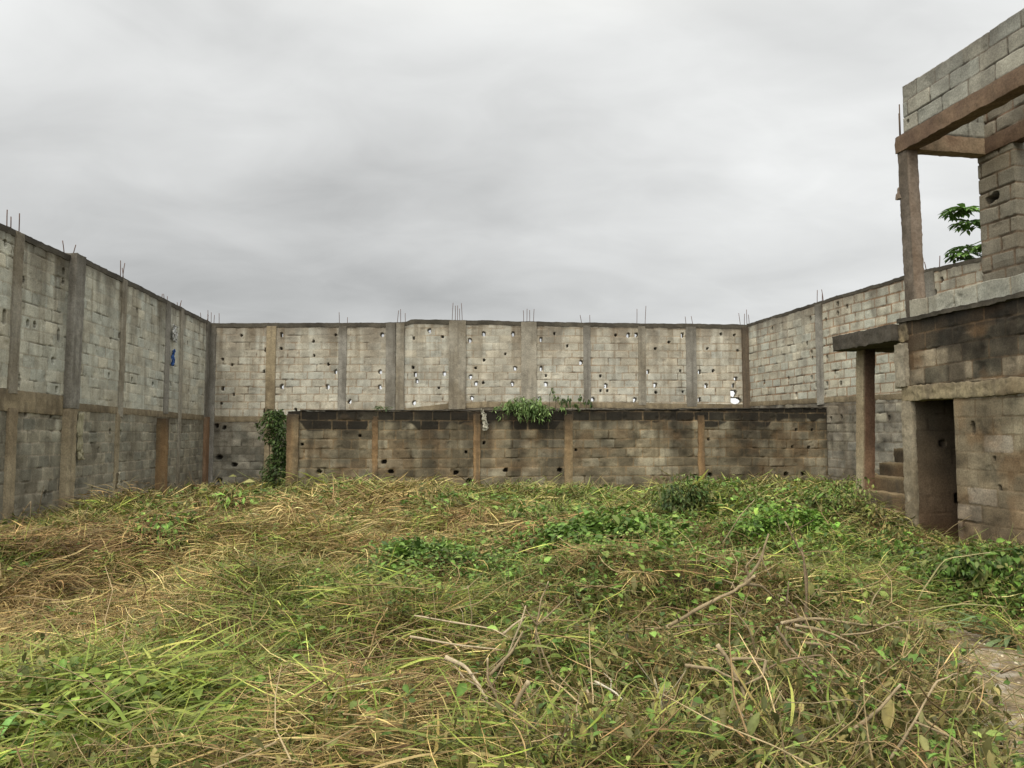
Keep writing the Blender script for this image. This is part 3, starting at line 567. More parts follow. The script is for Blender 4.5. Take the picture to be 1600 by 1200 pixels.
def leaves(B, az, pitch, L, Wd, col, fold=.35, droop=.5, rows=3, shape=None, roll=0.):
    n = len(B); b = lambda a: np.broadcast_to(np.asarray(a, float), (n,))
    az, pitch, L, Wd, fold, droop, roll = map(b, (az, pitch, L, Wd, fold, droop, roll))
    prof = shape or {2: (0.05, 1, 0.02), 3: (.12, .95, .8, .02), 4: (.1, .85, 1, .6, .02)}[rows]
    V = np.zeros((n, rows+1, 3, 3)); p = B.astype(float).copy()
    for k in range(rows+1):
        t = k/rows; th = pitch-droop*t
        d = np.stack([np.cos(th)*np.cos(az), np.cos(th)*np.sin(az), np.sin(th)], -1)
        sh = np.stack([-np.sin(az), np.cos(az), 0*az], -1); nn = np.cross(d, sh)
        s = np.cos(roll)[:, None]*sh+np.sin(roll)[:, None]*nn; nn = np.cross(d, s)
        w = (Wd*prof[k]*.5)[:, None]; cf = np.cos(fold)[:, None]; sf = np.sin(fold)[:, None]
        V[:, k, 0] = p-s*w*cf+nn*w*sf*-1*np.sign(nn[:, 2:3]+1e-9)*-1; V[:, k, 1] = p; V[:, k, 2] = p+s*w*cf+nn*w*sf*np.sign(nn[:, 2:3]+1e-9)
        p = p+d*(L/rows)[:, None]
    i = np.arange(n*(rows+1)*3).reshape(n, rows+1, 3)
    F = np.concatenate([np.stack([i[:, :-1, c], i[:, :-1, c+1], i[:, 1:, c+1], i[:, 1:, c]], -1).reshape(-1, 4) for c in (0, 1)])
    C = np.broadcast_to(col[:, None, None, :], V.shape).copy(); C[:, :, 1] *= 1.12
    return V.reshape(-1, 3), F, C.reshape(-1, 3)
def stalks(B, az, pitch, L, r, col, kink=.35, pts=4, drape=None):
    n = len(B); b = lambda a: np.broadcast_to(np.asarray(a, float), (n,)); az, pitch, L, r = map(b, (az, pitch, L, r)); az = az.copy(); pitch = pitch.copy()
    V = np.zeros((n, pts, 3, 3)); p = B.astype(float).copy(); th = np.array([0, 2.094, 4.189])
    for k in range(pts):
        d = np.stack([np.cos(pitch)*np.cos(az), np.cos(pitch)*np.sin(az), np.sin(pitch)], -1)
        a = np.stack([-np.sin(az), np.cos(az), 0*az], -1); c = np.cross(d, a); rr = (r*(1-.5*k/(pts-1)))[:, None, None]
        q = p.copy()
        if drape is not None: q[:, 2] = np.maximum(q[:, 2], T(q[:, 0], q[:, 1])+drape)
        V[:, k] = q[:, None]+rr*(np.cos(th)[None, :, None]*a[:, None]+np.sin(th)[None, :, None]*c[:, None])
        p = p+d*(L/(pts-1))[:, None]; az = az+rng.normal(0, kink, n); pitch = pitch+rng.normal(0, kink*.7, n)
    i = np.arange(n*pts*3).reshape(n, pts, 3); j = np.roll(i, -1, 2)
    F = np.stack([i[:, :-1], j[:, :-1], j[:, 1:], i[:, 1:]], -1).reshape(-1, 4)
    return V.reshape(-1, 3), F, np.broadcast_to(col[:, None, None, :], V.shape).reshape(-1, 3)
def pal(n, cols, wts=None, jit=.27):
    c = np.array(cols, float); k = rng.choice(len(c), n, p=None if wts is None else np.array(wts)/sum(wts))
    d = rng.choice(len(c), n); f = rng.uniform(0, .45, n)[:, None]; c = c*np.array([1.0, .95, .80])
    return (c[k]*(1-f)+c[d]*f)*rng.lognormal(0, jit, n)[:, None]
STRAW = [(.36, .275, .125), (.48, .385, .20), (.27, .195, .09), (.40, .35, .18), (.17, .125, .06)]
BROWN = [(.17, .105, .055), (.24, .155, .08), (.11, .075, .045), (.31, .22, .115), (.15, .13, .06)]
FRESH = [(.15, .21, .035), (.23, .29, .06), (.10, .15, .025), (.31, .33, .09), (.17, .20, .065)]
DULLG = [(.15, .15, .045), (.10, .11, .035), (.21, .19, .07), (.29, .25, .11), (.12, .13, .05)]
LEAFG = [(.080, .160, .030), (.120, .225, .045), (.165, .285, .065), (.055, .105, .025), (.21, .28, .08)]
WILT = [(.14, .15, .05), (.09, .11, .035), (.19, .19, .08), (.065, .075, .03), (.25, .22, .09)]

ZONES = {
'S':[(-3.41, 6.21, 1.1, 0.81, 1.5), (-3.33, 5.51, 0.55, 0.36, 0.8), (-2.86, 14.5, 1.9, 2.4, .75), (-3.18, 10.41, 1.04, 2.0, 0.45), (-1.1, 11.1, 1.11, 2.29, 0.4), (-0.72, 3.68, 0.46, 0.47, 0.9), (-0.95, 3.36, 0.45, 0.19, 0.9), (-3.4, 8.78, 0.44, 1.41, 0.4), (0.82, 16.6, 1.11, 2.54, 0.4), (-1.58, 5.1, 0.3, 0.31, 0.5), (-0.63, 4.33, 0.43, 0.56, 0.5)],
'B':[(-5.35, 8.9, 0.88, 1.3, .7), (-4.6, 10.4, 0.9, 1.8, 0.5), (-4.3, 11.1, 0.74, 2.29, 0.6), (-3.89, 6.97, 0.87, 0.72, 0.7), (-0.75, 5.1, 0.42, 0.54, 1.5), (-0.58, 4.44, 0.28, 0.34, 1.4), (-1.5, 5.2, .4, .4, .6), (-2.2, 6.2, .5, .4, .6), (0.73, 9.8, 0.57, 0.86, 1), (1.81, 6.7, 0.61, 1.23, 1), (1.75, 7.6, 0.38, 0.69, 0.5), (-1.78, 4.22, 0.18, 0.31, 0.5), (0.33, 4.12, 0.34, 0.3, 0.6), (1.6, 3.93, 0.26, 0.22, 0.4), (-0.34, 13.85, 0.69, 1.75, 0.4), (6.52, 20.73, 1.04, 2.62, 0.6)],
'G':[(-2.49, 4.44, 0.48, 0.47, 1.2), (-1.83, 3.76, 0.47, 0.5, 1.3), (-1.86, 5.99, 0.85, 0.86, 0.45), (-1.18, 5.99, 0.55, 0.64, 0.5), (-0.46, 5.6, 0.47, 0.75, 0.6), (1.5, 16.8, 3.4, 3.0, 1.1), (2.29, 13.0, 1.6, 2.6, 0.8), (-4.5, 17.5, 2.2, 2.0, .6), (-3.9, 9.6, .6, .5, .8), (-5.6, 7.6, .5, .5, .7), (-5.3, 11.8, 1.6, 1.4, .5), (-3.2, 8.6, 1.2, 1.0, .5), (-2.47, 6.7, 0.5, 0.8, 0.6), (0.0, 5.99, 0.5, 0.86, 0.4), (-1.81, 6.7, 0.34, 0.53, 0.5), (3.64, 8.35, 0.77, 1.72, 1.2), (2.57, 6.97, 0.35, 0.87, 0.6), (-0.23, 3.6, 0.3, 0.37, 0.5), (0.61, 3.76, 0.38, 0.41, 0.5), (0.1, 4.22, 0.21, 0.64, 0.4), (6.87, 18.44, 1.84, 4.29, 0.6), (-2.28, 3.6, 0.18, 0.46, 0.9)],
'L':[(1.2, 9.2, 1.3, 1.3, 1.3), (3.4, 12.2, 1.6, 2.2, 1.0), (-.2, 13.6, 1.3, 1.3, .5), (4.2, 8.7, .8, 1.1, .9), (5.6, 15.8, 1.8, 2.2, .9), (1.2, 17.0, 1.6, 1.2, .7), (-3.1, 17.8, 1.0, .9, .8), (-.7, 7.6, .9, .8, .7), (-5.0, 14.5, 1.2, 1.5, .5), (-0.72, 7.95, 0.6, 0.95, 0.8), (1.1, 8.35, 0.77, 1.49, 1), (2.02, 8.78, 0.44, 1.41, 0.8), (1.32, 6.7, 0.34, 0.67, 0.4), (0.33, 6.7, 0.39, 0.94, 0.5), (3.31, 9.8, 0.57, 0.86, 0.6), (-2.31, 3.84, 0.29, 0.44, 0.7), (-2.08, 4.12, 0.21, 0.24, 0.6), (4.06, 7.6, 0.51, 0.87, 0.8), (4.48, 7.27, 0.55, 1.28, 1), (2.6, 5.99, 0.4, 0.64, 0.6), (0.28, 4.95, 0.41, 0.58, 0.6), (4.12, 16.6, 1.11, 3.44, 0.6), (-6.24, 15.1, 0.9, 2.08, 0.6), (.6, 14.5, 1.4, 1.6, .6), (2.6, 15.5, 1.5, 2., .6), (-.6, 12.5, .8, .8, .4), (-3.0, 12.2, .9, .7, .5), (1.82, 3.46, 0.35, 0.21, 0.5), (0.82, 3.39, 0.42, 0.2, 0.3), (1.37, 4.44, 0.15, 0.47, 0.3)],
'W':[(1.99, 4.44, 0.56, 0.96, 1.1), (2.7, 5.1, 0.3, 0.62, 0.9), (1.81, 3.6, 0.36, 0.37, 1), (1.93, 5.25, 0.35, 0.66, 0.6), (1.61, 3.6, 0.3, 0.46, 0.8), (2.34, 4.12, 0.21, 0.6, 0.7), (0.34, 5.25, 0.35, 0.83, 0.7), (2.53, 12.79, 0.64, 3.1, 0.5), (-1.96, 3.6, 0.36, 0.37, 0.7), (-5.38, 13.85, 0.69, 3.67, 0.5), (4.22, 12.79, 0.64, 3.1, 0.4), (4.85, 11.1, 0.83, 3.16, 0.6), (0.46, 3.53, 0.35, 0.28, 0.5), (1.17, 3.6, 0.3, 0.46, 0.5)],
}
def zone(k, x, y):
    s = 0
    for mx, my, rx, ry, w in ZONES[k]: s = s+w*np.exp(-(((x-mx)/rx)**2+((y-my)/ry)**2)*.9)
    return s
def weights(x, y):
    n = lambda s, f=1.1: fb(x*f, y*f, s, 3)
    w = {k: 1.25*zone(k, x, y) for k in 'SBGLW'}; rt = ss(-1.5, 1.5, x)
    w['S'] = w['S']+.20+.45*ss(.48, .68, n(401))*(1-.75*rt); w['B'] = w['B']+.14+.45*ss(.5, .7, n(402, 1.5))*(1-.3*rt); w['G'] = w['G']+.16+.45*ss(.52, .72, n(403, 1.3))
    w['L'] = w['L']+.06+.50*ss(.55, .72, n(404, 1.4))*(.25+rt*.9); w['W'] = w['W']+.10+.45*ss(.5, .7, n(405, 1.2))*(.3+rt*.9)
    return {k: v**1.5 for k, v in w.items()}
def pts(n, y0, y1, power=1.0, margin=1.0):
    """points over the yard, density falling with distance"""
    t = rng.random(n); y = (y0**(1-power)+t*(y1**(1-power)-y0**(1-power)))**(1/(1-power)) if power != 1 else y0*(y1/y0)**t
    x = rng.uniform(-1, 1, n)*(y*.70+margin); k = inside(x, y)
    return x[k], y[k]
def accept(x, y, key, gain=1., pathcut=1.):
    w = weights(x, y); tot = sum(w.values())+.05; return rng.random(len(x)) < gain*w[key]/tot*(1-pathcut*pathw(x, y))*1.0
def at3(x, y, h): return np.stack([x, y, T(x, y)+h], -1)

def swaths(key, n, per, y0, y1, power, L, Wd, cols, wts, hmax, segs=3, spread=.28, patch=.22, gain=2., pitch=(.0, .22), dirbias=None):
    """bundles of cut stems lying more or less one way"""
    x, y = pts(n, y0, y1, power); k = accept(x, y, key, gain); x, y = x[k], y[k]; m = len(x)
    s = np.clip(y/9, .8, 1.8)
    base = (fb(x*.8, y*.8, 501, 2)*4*np.pi)+rng.normal(0, 1.0, m) if dirbias is None else dirbias+rng.normal(0, .5, m)
    I = np.repeat(np.arange(m), per); N = len(I)
    az = base[I]+rng.normal(0, spread, N)
    bx = x[I]+rng.normal(0, patch, N)*s[I]; by = y[I]+rng.normal(0, patch, N)*s[I]
    hb = (rng.random(m)**2*.16)[I]; L_ = L[0]+(L[1]-L[0])*rng.random(N)**1.4; hh_ = rng.random(N)**1.3*hmax+hb
    ok = inside(bx, by) & inside(bx+np.cos(az)*L_, by+np.sin(az)*L_, .0)
    bx, by, az, L_, hh_, I = bx[ok], by[ok], az[ok], L_[ok], hh_[ok], I[ok]; N = len(I)
    bunch = rng.lognormal(0, .28, m)[I]
    col = pal(N, cols, wts)*bunch[:, None]
    return ribbons(at3(bx, by, hh_), az, rng.uniform(pitch[0], pitch[1], N), rng.normal(.15, .35, N), L_, Wd*np.clip(by/7, 1, 2.2)*rng.lognormal(-.1, .38, N), col, segs, bend=rng.normal(0, .5, N), drape=.004+hh_*.5)
def tufts(key, n, per, y0, y1, power, L, Wd, cols, wts, segs=4, gain=2., pit=(.6, 1.45), curl=(.4, 1.6), patch=.06, h0=0.):
    x, y = pts(n, y0, y1, power); k = accept(x, y, key, gain); x, y = x[k], y[k]; m = len(x)
    I = np.repeat(np.arange(m), per); N = len(I)
    bx = x[I]+rng.normal(0, patch, N); by = y[I]+rng.normal(0, patch, N); ok = inside(bx, by); bx, by, I = bx[ok], by[ok], I[ok]; N = len(I)
    sc = rng.uniform(.6, 1.2, m)[I]
    col = pal(N, cols, wts)*rng.lognormal(0, .12, m)[I][:, None]
    return ribbons(at3(bx, by, h0*rng.random(N)), rng.uniform(0, 6.283, N), rng.uniform(*pit, N), rng.uniform(*curl, N), rng.uniform(L[0], L[1], N)*sc, Wd*np.clip(by/7, 1, 2.)*rng.uniform(.6, 1.3, N), col, segs, bend=rng.normal(0, .3, N), drape=.01)
def clumps(key, n, per, y0, y1, power, L, ratio, cols, wts, hmax, rows=3, gain=2., pit=(-.5, .4), patch=.14, droop=.5, hmin=.03):
    x, y = pts(n, y0, y1, power); k = accept(x, y, key, gain); x, y = x[k], y[k]; m = len(x)
    I = np.repeat(np.arange(m), per); N = len(I)
    bx = x[I]+rng.normal(0, patch, N); by = y[I]+rng.normal(0, patch, N); ok = inside(bx, by, .06); bx, by, I = bx[ok], by[ok], I[ok]; N = len(I)
    hs = rng.uniform(.4, 1, m)[I]*hmax; h = hmin+rng.random(N)**.7*hs
    Lc = rng.uniform(L[0], L[1], m)[I]*rng.lognormal(0, .25, N)*np.clip(by/9, .85, 1.5)
    col = pal(N, cols, wts)*rng.lognormal(0, .10, m)[I][:, None]
    return leaves(at3(bx, by, h), rng.uniform(0, 6.283, N), rng.uniform(*pit, N), Lc, Lc*ratio*rng.uniform(.75, 1.25, N), col, fold=rng.uniform(.1, .6, N), droop=rng.uniform(.2, 1.0, N)*droop*2, rows=rows, roll=rng.normal(0, .4, N))

def stuff(name, parts, mat, label):
    V, F, C = merge(parts); o = mk(name, V, F, mat, None, C); tag(o, label, None, None, 'stuff'); return o
NEAR, MID, FAR = (2.6, 7.0), (7.0, 12.0), (12.0, 24.4)
D = 1.0
n_ = lambda v: int(v*D)
def litter(n, y0, y1, L, Wd, hmax):
    x, y = pts(n, y0, y1, .6); k = rng.random(len(x)) > .93*pathw(x, y); x, y = x[k], y[k]; m = len(x); w = weights(x, y); tot = sum(w.values())
    pS = (w['S']+.4*w['B'])/tot; pB = w['B']/tot; q = rng.random(m); c = pal(m, DULLG+FRESH[:2]); a = q < pS*.8+.12; c[a] = pal(m, STRAW)[a]; b = q > 1-(pB*.7+.12); c[b] = pal(m, BROWN)[b]
    az = rng.uniform(0, 6.283, m); LL = rng.uniform(*L, m); ok = inside(x+np.cos(az)*LL, y+np.sin(az)*LL, .0)
    x, y, az, LL, c = x[ok], y[ok], az[ok], LL[ok], c[ok]; m = len(x)
    return ribbons(at3(x, y, rng.random(m)**1.3*hmax), az, rng.normal(.1, .45, m), rng.normal(.1, .6, m), LL, Wd*np.clip(y/7, 1, 2.2)*rng.uniform(.5, 1.5, m), c, 2, bend=rng.normal(0, .6, m), drape=.01)
stuff('dry_straw', [
    swaths('S', n_(5600), 14, *NEAR, .6, (.08, .5), .0050, STRAW, (3, 2, 2, 2, 1), .12, gain=1.6, spread=.5),
    swaths('S', n_(5000), 12, *MID, .6, (.12, .6), .0060, STRAW, (3, 2, 2, 2, 1), .14, gain=1.8, spread=.45),
    swaths('S', n_(6000), 10, *FAR, .6, (.2, .7), .0065, STRAW, (3, 2, 2, 2, 1), .2, gain=2., pitch=(.0, .5), spread=.4),
    tufts('S', n_(1500), 9, *NEAR, .6, (.10, .30), .0045, STRAW, None, segs=2, pit=(.6, 1.5), curl=(-.3, .6), patch=.08)], M_STRAW, 'pale dry straw of cut grass lying in swaths over the yard')
stuff('dead_stems', [
    swaths('B', n_(5600), 12, *NEAR, .6, (.06, .4), .0048, BROWN, (3, 3, 2, 1, 2), .16, gain=1.6, spread=.9),
    swaths('B', n_(6000), 12, *MID, .6, (.2, .6), .0060, BROWN, (3, 3, 2, 1, 2), .18, gain=1.8, spread=.7),
    swaths('B', n_(6500), 9, *FAR, .6, (.3, .8), .0065, BROWN, (3, 3, 2, 2, 2), .22, gain=2., spread=.7),
    tufts('B', n_(2200), 9, *NEAR, .6, (.12, .34), .0048, BROWN+STRAW[:2], None, segs=2, pit=(1.0, 1.5), curl=(-.2, .2), patch=.07)], M_STRAW, 'brown dead stems and stubble among the cut grass')
stuff('chopped_litter', [litter(n_(60000), *NEAR, (.03, .16), .0042, .15), litter(n_(48000), *MID, (.05, .22), .0050, .18), litter(n_(55000), *FAR, (.08, .3), .0056, .22)], M_STRAW, 'short chopped bits of grass and stem scattered everywhere in the yard')
stuff('green_grass', [
    swaths('G', n_(3000), 12, *NEAR, .6, (.08, .5), .0070, FRESH, None, .16, segs=4, gain=2.2, spread=.45, pitch=(0, .45)),
    swaths('G', n_(2800), 11, *MID, .6, (.12, .5), .0080, FRESH+DULLG, None, .18, gain=2.2, spread=.55, pitch=(0, .5)),
    swaths('G', n_(4000), 9, *FAR, .6, (.3, .7), .009, FRESH+DULLG, None, .22, gain=2.2, spread=.7, pitch=(0, .6)),
    tufts('G', n_(3000), 12, *NEAR, .6, (.12, .42), .0062, FRESH+DULLG, None),
    tufts('G', n_(3800), 11, *MID, .6, (.2, .5), .0075, FRESH+DULLG, None),
    tufts('G', n_(4600), 9, *FAR, .6, (.25, .6), .0085, FRESH+DULLG, None)], M_VEG, 'green grass blades, some standing and some lying cut')
stuff('low_undergrowth', [
    swaths('W', n_(5000), 12, *NEAR, .6, (.12, .35), .0050, DULLG+BROWN, None, .16, gain=1.6, spread=1.5, pitch=(-.2, .8)),
    swaths('L', n_(2500), 12, *NEAR, .6, (.12, .3), .0050, DULLG, None, .12, gain=1.6, spread=1.5, pitch=(-.2, .8)),
    swaths('W', n_(4000), 12, *MID, .6, (.15, .4), .0060, DULLG+BROWN, None, .16, gain=1.8, spread=1.5, pitch=(-.2, .8)),
    swaths('W', n_(4000), 10, *FAR, .6, (.25, .6), .0075, DULLG+BROWN, None, .24, gain=2., spread=1.5, pitch=(-.2, .8)),
    clumps('W', n_(3300), 16, *NEAR, .6, (.03, .105), .40, WILT, None, .30, gain=2., pit=(-1.5, -.3), droop=.35, hmin=.07),
    clumps('W', n_(3600), 15, *MID, .6, (.04, .085), .42, WILT, None, .32, rows=2, gain=2., pit=(-1.5, 0), droop=.3, hmin=.08),
    clumps('W', n_(3600), 13, *FAR, .6, (.05, .10), .45, WILT, None, .40, rows=2, gain=2., pit=(-1.4, .3), droop=.3, hmin=.1),
    clumps('S', n_(2600), 10, *NEAR, .6, (.015, .045), .45, WILT+BROWN+DULLG, None, .16, gain=1.5, pit=(-1.2, .3), droop=.4, hmin=.06),
    clumps('B', n_(3000), 11, *NEAR, .6, (.02, .05), .45, WILT+BROWN, None, .18, gain=1.5, pit=(-1.2, .3), droop=.4, hmin=.06)], M_VEG, 'tangled dull undergrowth with small wilted drooping leaves')
DEAD = [(.055, .038, .02), (.035, .03, .015), (.08, .055, .028), (.045, .05, .02)]
stuff('dried_leaves', [clumps(k, n_(c), 22, *rg, .6, sz, .5, DEAD, None, hm, rows=2, gain=1.6, pit=(-1.5, .3), patch=pt_, droop=.5, hmin=.04)
    for k in 'WBGL' for rg, c, sz, hm, pt_ in ((NEAR, 750, (.015, .045), .20, .10), (MID, 650, (.02, .055), .24, .16), (FAR, 650, (.03, .08), .3, .24))], M_STRAW, 'small dark dried leaves caught among the cut weeds')
stuff('creeping_leaves', [
    clumps('L', n_(3300), 16, *NEAR, .6, (.025, .095), .62, LEAFG, None, .22, rows=4, gain=2., hmin=.08),
    clumps('G', n_(3600), 11, *NEAR, .6, (.015, .05), .5, LEAFG+WILT, None, .18, rows=3, gain=2., hmin=.08),
    clumps('W', n_(900), 8, *NEAR, .6, (.03, .065), .6, LEAFG, None, .34, rows=3, gain=2., hmin=.10),
    clumps('L', n_(3400), 16, *MID, .6, (.035, .085), .6, LEAFG, None, .26, rows=3, gain=2., hmin=.08),
    clumps('G', n_(3400), 10, *MID, .6, (.02, .06), .45, LEAFG+WILT, None, .24, rows=2, gain=2., hmin=.08),
    clumps('L', n_(3400), 13, *FAR, .6, (.05, .10), .6, LEAFG, None, .34, rows=2, gain=2., hmin=.1),
    clumps('G', n_(3600), 10, *FAR, .6, (.03, .08), .4, LEAFG+WILT, None, .34, rows=2, gain=2., hmin=.1)], M_VEG, 'fresh green creeper leaves spread over the cut grass')
def heaps(n, y0, y1, key, per, R0, cols, kind, L, wd, rows=3):
    """low domes of matted weeds: leaves over a shell, or stems falling outward"""
    x, y = pts(n, y0, y1, .6); k = accept(x, y, key, 2.2); x, y = x[k], y[k]; k = inside(x, y, .4) & (pathw(x, y) < .3); x, y = x[k], y[k]; m = len(x)
    rr = rng.uniform(*R0, m)*np.clip(y/8, .8, 1.3); hz = rng.uniform(.45, 1.1, m); I = np.repeat(np.arange(m), per); N = len(I)
    a = rng.uniform(0, 6.283, N); e = np.arccos(rng.uniform(.02, 1, N)); q = rr[I]*rng.uniform(.55, 1.08, N)*(1+.5*(vn(np.cos(a)*1.5+I*3.1, np.sin(a)*1.5+e, 88)-.5))
    if kind == 'stem': e = e*.6
    P = np.stack([x[I]+q*np.sin(e)*np.cos(a), y[I]+q*np.sin(e)*np.sin(a), T(x, y)[I]-.05+q*np.cos(e)*hz[I]], -1); ok = inside(P[:, 0], P[:, 1], .1); P, a, e, I = P[ok], a[ok], e[ok], I[ok]; N = len(I)
    P[:, 2] = np.maximum(P[:, 2], T(P[:, 0], P[:, 1])+.01); LL = L[0]+(L[1]-L[0])*rng.random(N)**1.3; c = pal(N, cols)*rng.lognormal(0, .22, m)[I][:, None]
    if kind == 'leaf':
        LL = LL*np.clip(P[:, 1]/8, .85, 1.5); return leaves(P, a+rng.normal(0, .8, N), rng.uniform(-1.3, .3, N), LL, LL*wd*rng.uniform(.7, 1.3, N), c, fold=rng.uniform(.1, .6, N), droop=rng.uniform(.2, 1., N), rows=rows, roll=rng.normal(0, .5, N))
    ok = inside(P[:, 0]+np.cos(a)*LL, P[:, 1]+np.sin(a)*LL, 0.); P, a, LL, c = P[ok], a[ok], LL[ok], c[ok]; N = len(a)
    return ribbons(P, a+rng.normal(0, .6, N), rng.uniform(-.5, .7, N), rng.uniform(.3, 1.6, N), LL, wd*np.clip(P[:, 1]/7, 1, 2)*rng.lognormal(-.1, .35, N), c, 4, bend=rng.normal(0, .5, N), drape=.01)
def broad_blades():
    out = []
    for cx, cy, rx, ry, n, az0 in ((-2.35, 4.55, .45, .4, 420, -.2), (-1.75, 3.75, .4, .3, 330, -.15), (-2.2, 3.9, .35, .3, 260, .3), (-1.6, 5.9, .7, .6, 110, .5), (-.3, 5.5, .5, .4, 150, .9), (.1, 4.0, .3, .4, 90, 1.2), (.9, 3.6, .5, .3, 120, 1.8), (-3.0, 8.7, .9, .6, 240, -.4), (3.5, 8.6, .6, 1., 260, 1.5), (-.2, 3.5, .4, .3, 110, .8)):
        x = cx+rng.normal(0, rx, n); y = cy+rng.normal(0, ry, n); k = inside(x, y, .3) & (y > 2.6) & (pathw(x, y) < .3); x, y = x[k], y[k]; n = len(x)
        out.append(ribbons(at3(x, y, .05+rng.random(n)*.16), az0+rng.normal(0, .45, n)+rng.choice([0, math.pi], n, p=[.8, .2]), rng.uniform(.05, .7, n), rng.uniform(.2, 1.2, n), rng.uniform(.2, .65, n), rng.uniform(.008, .018, n), pal(n, [(.16, .23, .045), (.22, .28, .06), (.11, .16, .028), (.28, .29, .09), (.34, .27, .10)], (3, 3, 2, 1.5, .7)), 5, bend=rng.normal(0, .4, n), drape=.05))
    return out
stuff('broad_grass', broad_blades(), M_VEG, 'broad yellow-green grass blades cut and fallen over the weeds')
stuff('weed_heaps', [
    heaps(170, *NEAR, 'W', 420, (.16, .34), WILT+DULLG[:2], 'leaf', (.025, .085), .42), heaps(170, *NEAR, 'L', 440, (.16, .36), LEAFG, 'leaf', (.025, .08), .6, 4), heaps(140, *NEAR, 'G', 340, (.14, .3), LEAFG[:2]+FRESH[:2], 'leaf', (.02, .06), .45),
    heaps(190, *MID, 'W', 380, (.2, .50), WILT+DULLG[:2], 'leaf', (.035, .09), .42, 2), heaps(230, *MID, 'L', 440, (.2, .52), LEAFG, 'leaf', (.03, .085), .58), heaps(170, *MID, 'G', 330, (.2, .4), LEAFG[:2]+DULLG[:2], 'leaf', (.03, .07), .42, 2),
    heaps(190, *FAR, 'W', 330, (.25, .5), WILT+DULLG, 'leaf', (.05, .11), .4, 2), heaps(220, *FAR, 'L', 330, (.25, .5), LEAFG, 'leaf', (.05, .11), .5, 2), heaps(200, *FAR, 'G', 300, (.25, .45), LEAFG[:2]+DULLG, 'leaf', (.05, .10), .35, 2), heaps(60, *MID, 'B', 260, (.15, .3), WILT+BROWN[:2], 'leaf', (.03, .07), .4, 2), heaps(60, *FAR, 'B', 200, (.2, .4), WILT, 'leaf', (.05, .1), .4, 2)], M_VEG, 'low matted heaps of leafy weeds, some fresh and some wilting')
stuff('stem_heaps', [
    heaps(90, *NEAR, 'B', 330, (.15, .32), BROWN+STRAW[:1], 'stem', (.06, .30), .0042), heaps(80, *NEAR, 'S', 330, (.15, .3), STRAW, 'stem', (.06, .32), .0042), heaps(80, *NEAR, 'G', 260, (.14, .3), FRESH+DULLG, 'stem', (.08, .32), .006),
    heaps(200, *MID, 'B', 330, (.2, .42), BROWN+STRAW[:1], 'stem', (.15, .5), .0055), heaps(170, *MID, 'S', 320, (.2, .4), STRAW, 'stem', (.15, .5), .0058), heaps(90, *MID, 'G', 260, (.2, .4), FRESH+DULLG, 'stem', (.15, .5), .0075),
    heaps(150, *FAR, 'B', 250, (.25, .5), BROWN+STRAW[:1]+DULLG[:2], 'stem', (.2, .6), .006), heaps(150, *FAR, 'S', 260, (.25, .5), STRAW+DULLG[:1], 'stem', (.2, .6), .006), heaps(130, *FAR, 'G', 240, (.25, .5), FRESH+DULLG, 'stem', (.2, .6), .0075)], M_STRAW, 'loose heaps of cut stems and grass falling outward')
def twigs(n, y0, y1, L, r, h, gain_keys='BWG'):
    x, y = pts(n, y0, y1, .8); k = rng.random(len(x)) < np.clip(.25+zone('W', x, y)+zone('B', x, y), 0, 1)*(1-pathw(x, y)*.7); x, y = x[k], y[k]; m = len(x)
    az = rng.uniform(0, 6.28, m); LL = rng.uniform(*L, m)*rng.choice([.5, 1, 1.4], m); ok = inside(x+np.cos(az)*LL, y+np.sin(az)*LL, .1); x, y, az, LL = x[ok], y[ok], az[ok], LL[ok]; m = len(x)
    return stalks(at3(x, y, rng.uniform(.04, h, m)), az, rng.normal(.12, .25, m), LL, rng.uniform(.4, 1.2, m)*r, pal(m, [(.34, .27, .16), (.26, .19, .11), (.40, .33, .22), (.17, .12, .07)], jit=.15), kink=.3, drape=.03)
stuff('scattered_twigs', [twigs(2600, 2.7, 7, (.15, .60), .0055, .30), twigs(1100, 7, 12, (.2, .6), .006, .3), twigs(900, 12, 19, (.3, .7), .007, .3)], M_BARK, 'thin broken twigs and bare stems strewn over the cut growth')
def pebbles():
    n = 2600; y = rng.uniform(2.6, 7.2, n); x = rng.uniform(1.8, 4.2, n); k = rng.random(n) < pathw(x, y); x, y = x[k], y[k]; n = len(x)
    r = rng.lognormal(-4.6, .45, n); z = T(x, y)-.05+.055
    a = np.linspace(0, 2*np.pi, 7)[:-1]; V = np.zeros((n, 13, 3)); jr = rng.uniform(.7, 1.2, (n, 6))
    for k, (rr, hz) in enumerate(((1, .0), (.7, .5))):
        V[:, k*6:(k+1)*6, 0] = x[:, None]+r[:, None]*rr*jr*np.cos(a); V[:, k*6:(k+1)*6, 1] = y[:, None]+r[:, None]*rr*jr*np.sin(a); V[:, k*6:(k+1)*6, 2] = (z+hz*r-.004)[:, None]
    V[:, 12] = np.stack([x, y, z+.65*r], -1); i = np.arange(n*13).reshape(n, 13); q = i[:, :6]; p = i[:, 6:12]
    F4 = np.stack([q, np.roll(q, -1, 1), np.roll(p, -1, 1), p], -1).reshape(-1, 4); F3 = np.stack([p, np.roll(p, -1, 1), np.repeat(i[:, 12:], 6, 1)], -1).reshape(-1, 3)
    C = np.repeat(pal(n, [(.34, .31, .26), (.25, .2, .14), (.45, .42, .36)]), 13, 0)
    tag(mk('gravel', V.reshape(-1, 3), [F4, F3], M_CON, None, C), 'small pale stones scattered on the trodden path', kind='stuff')
pebbles()

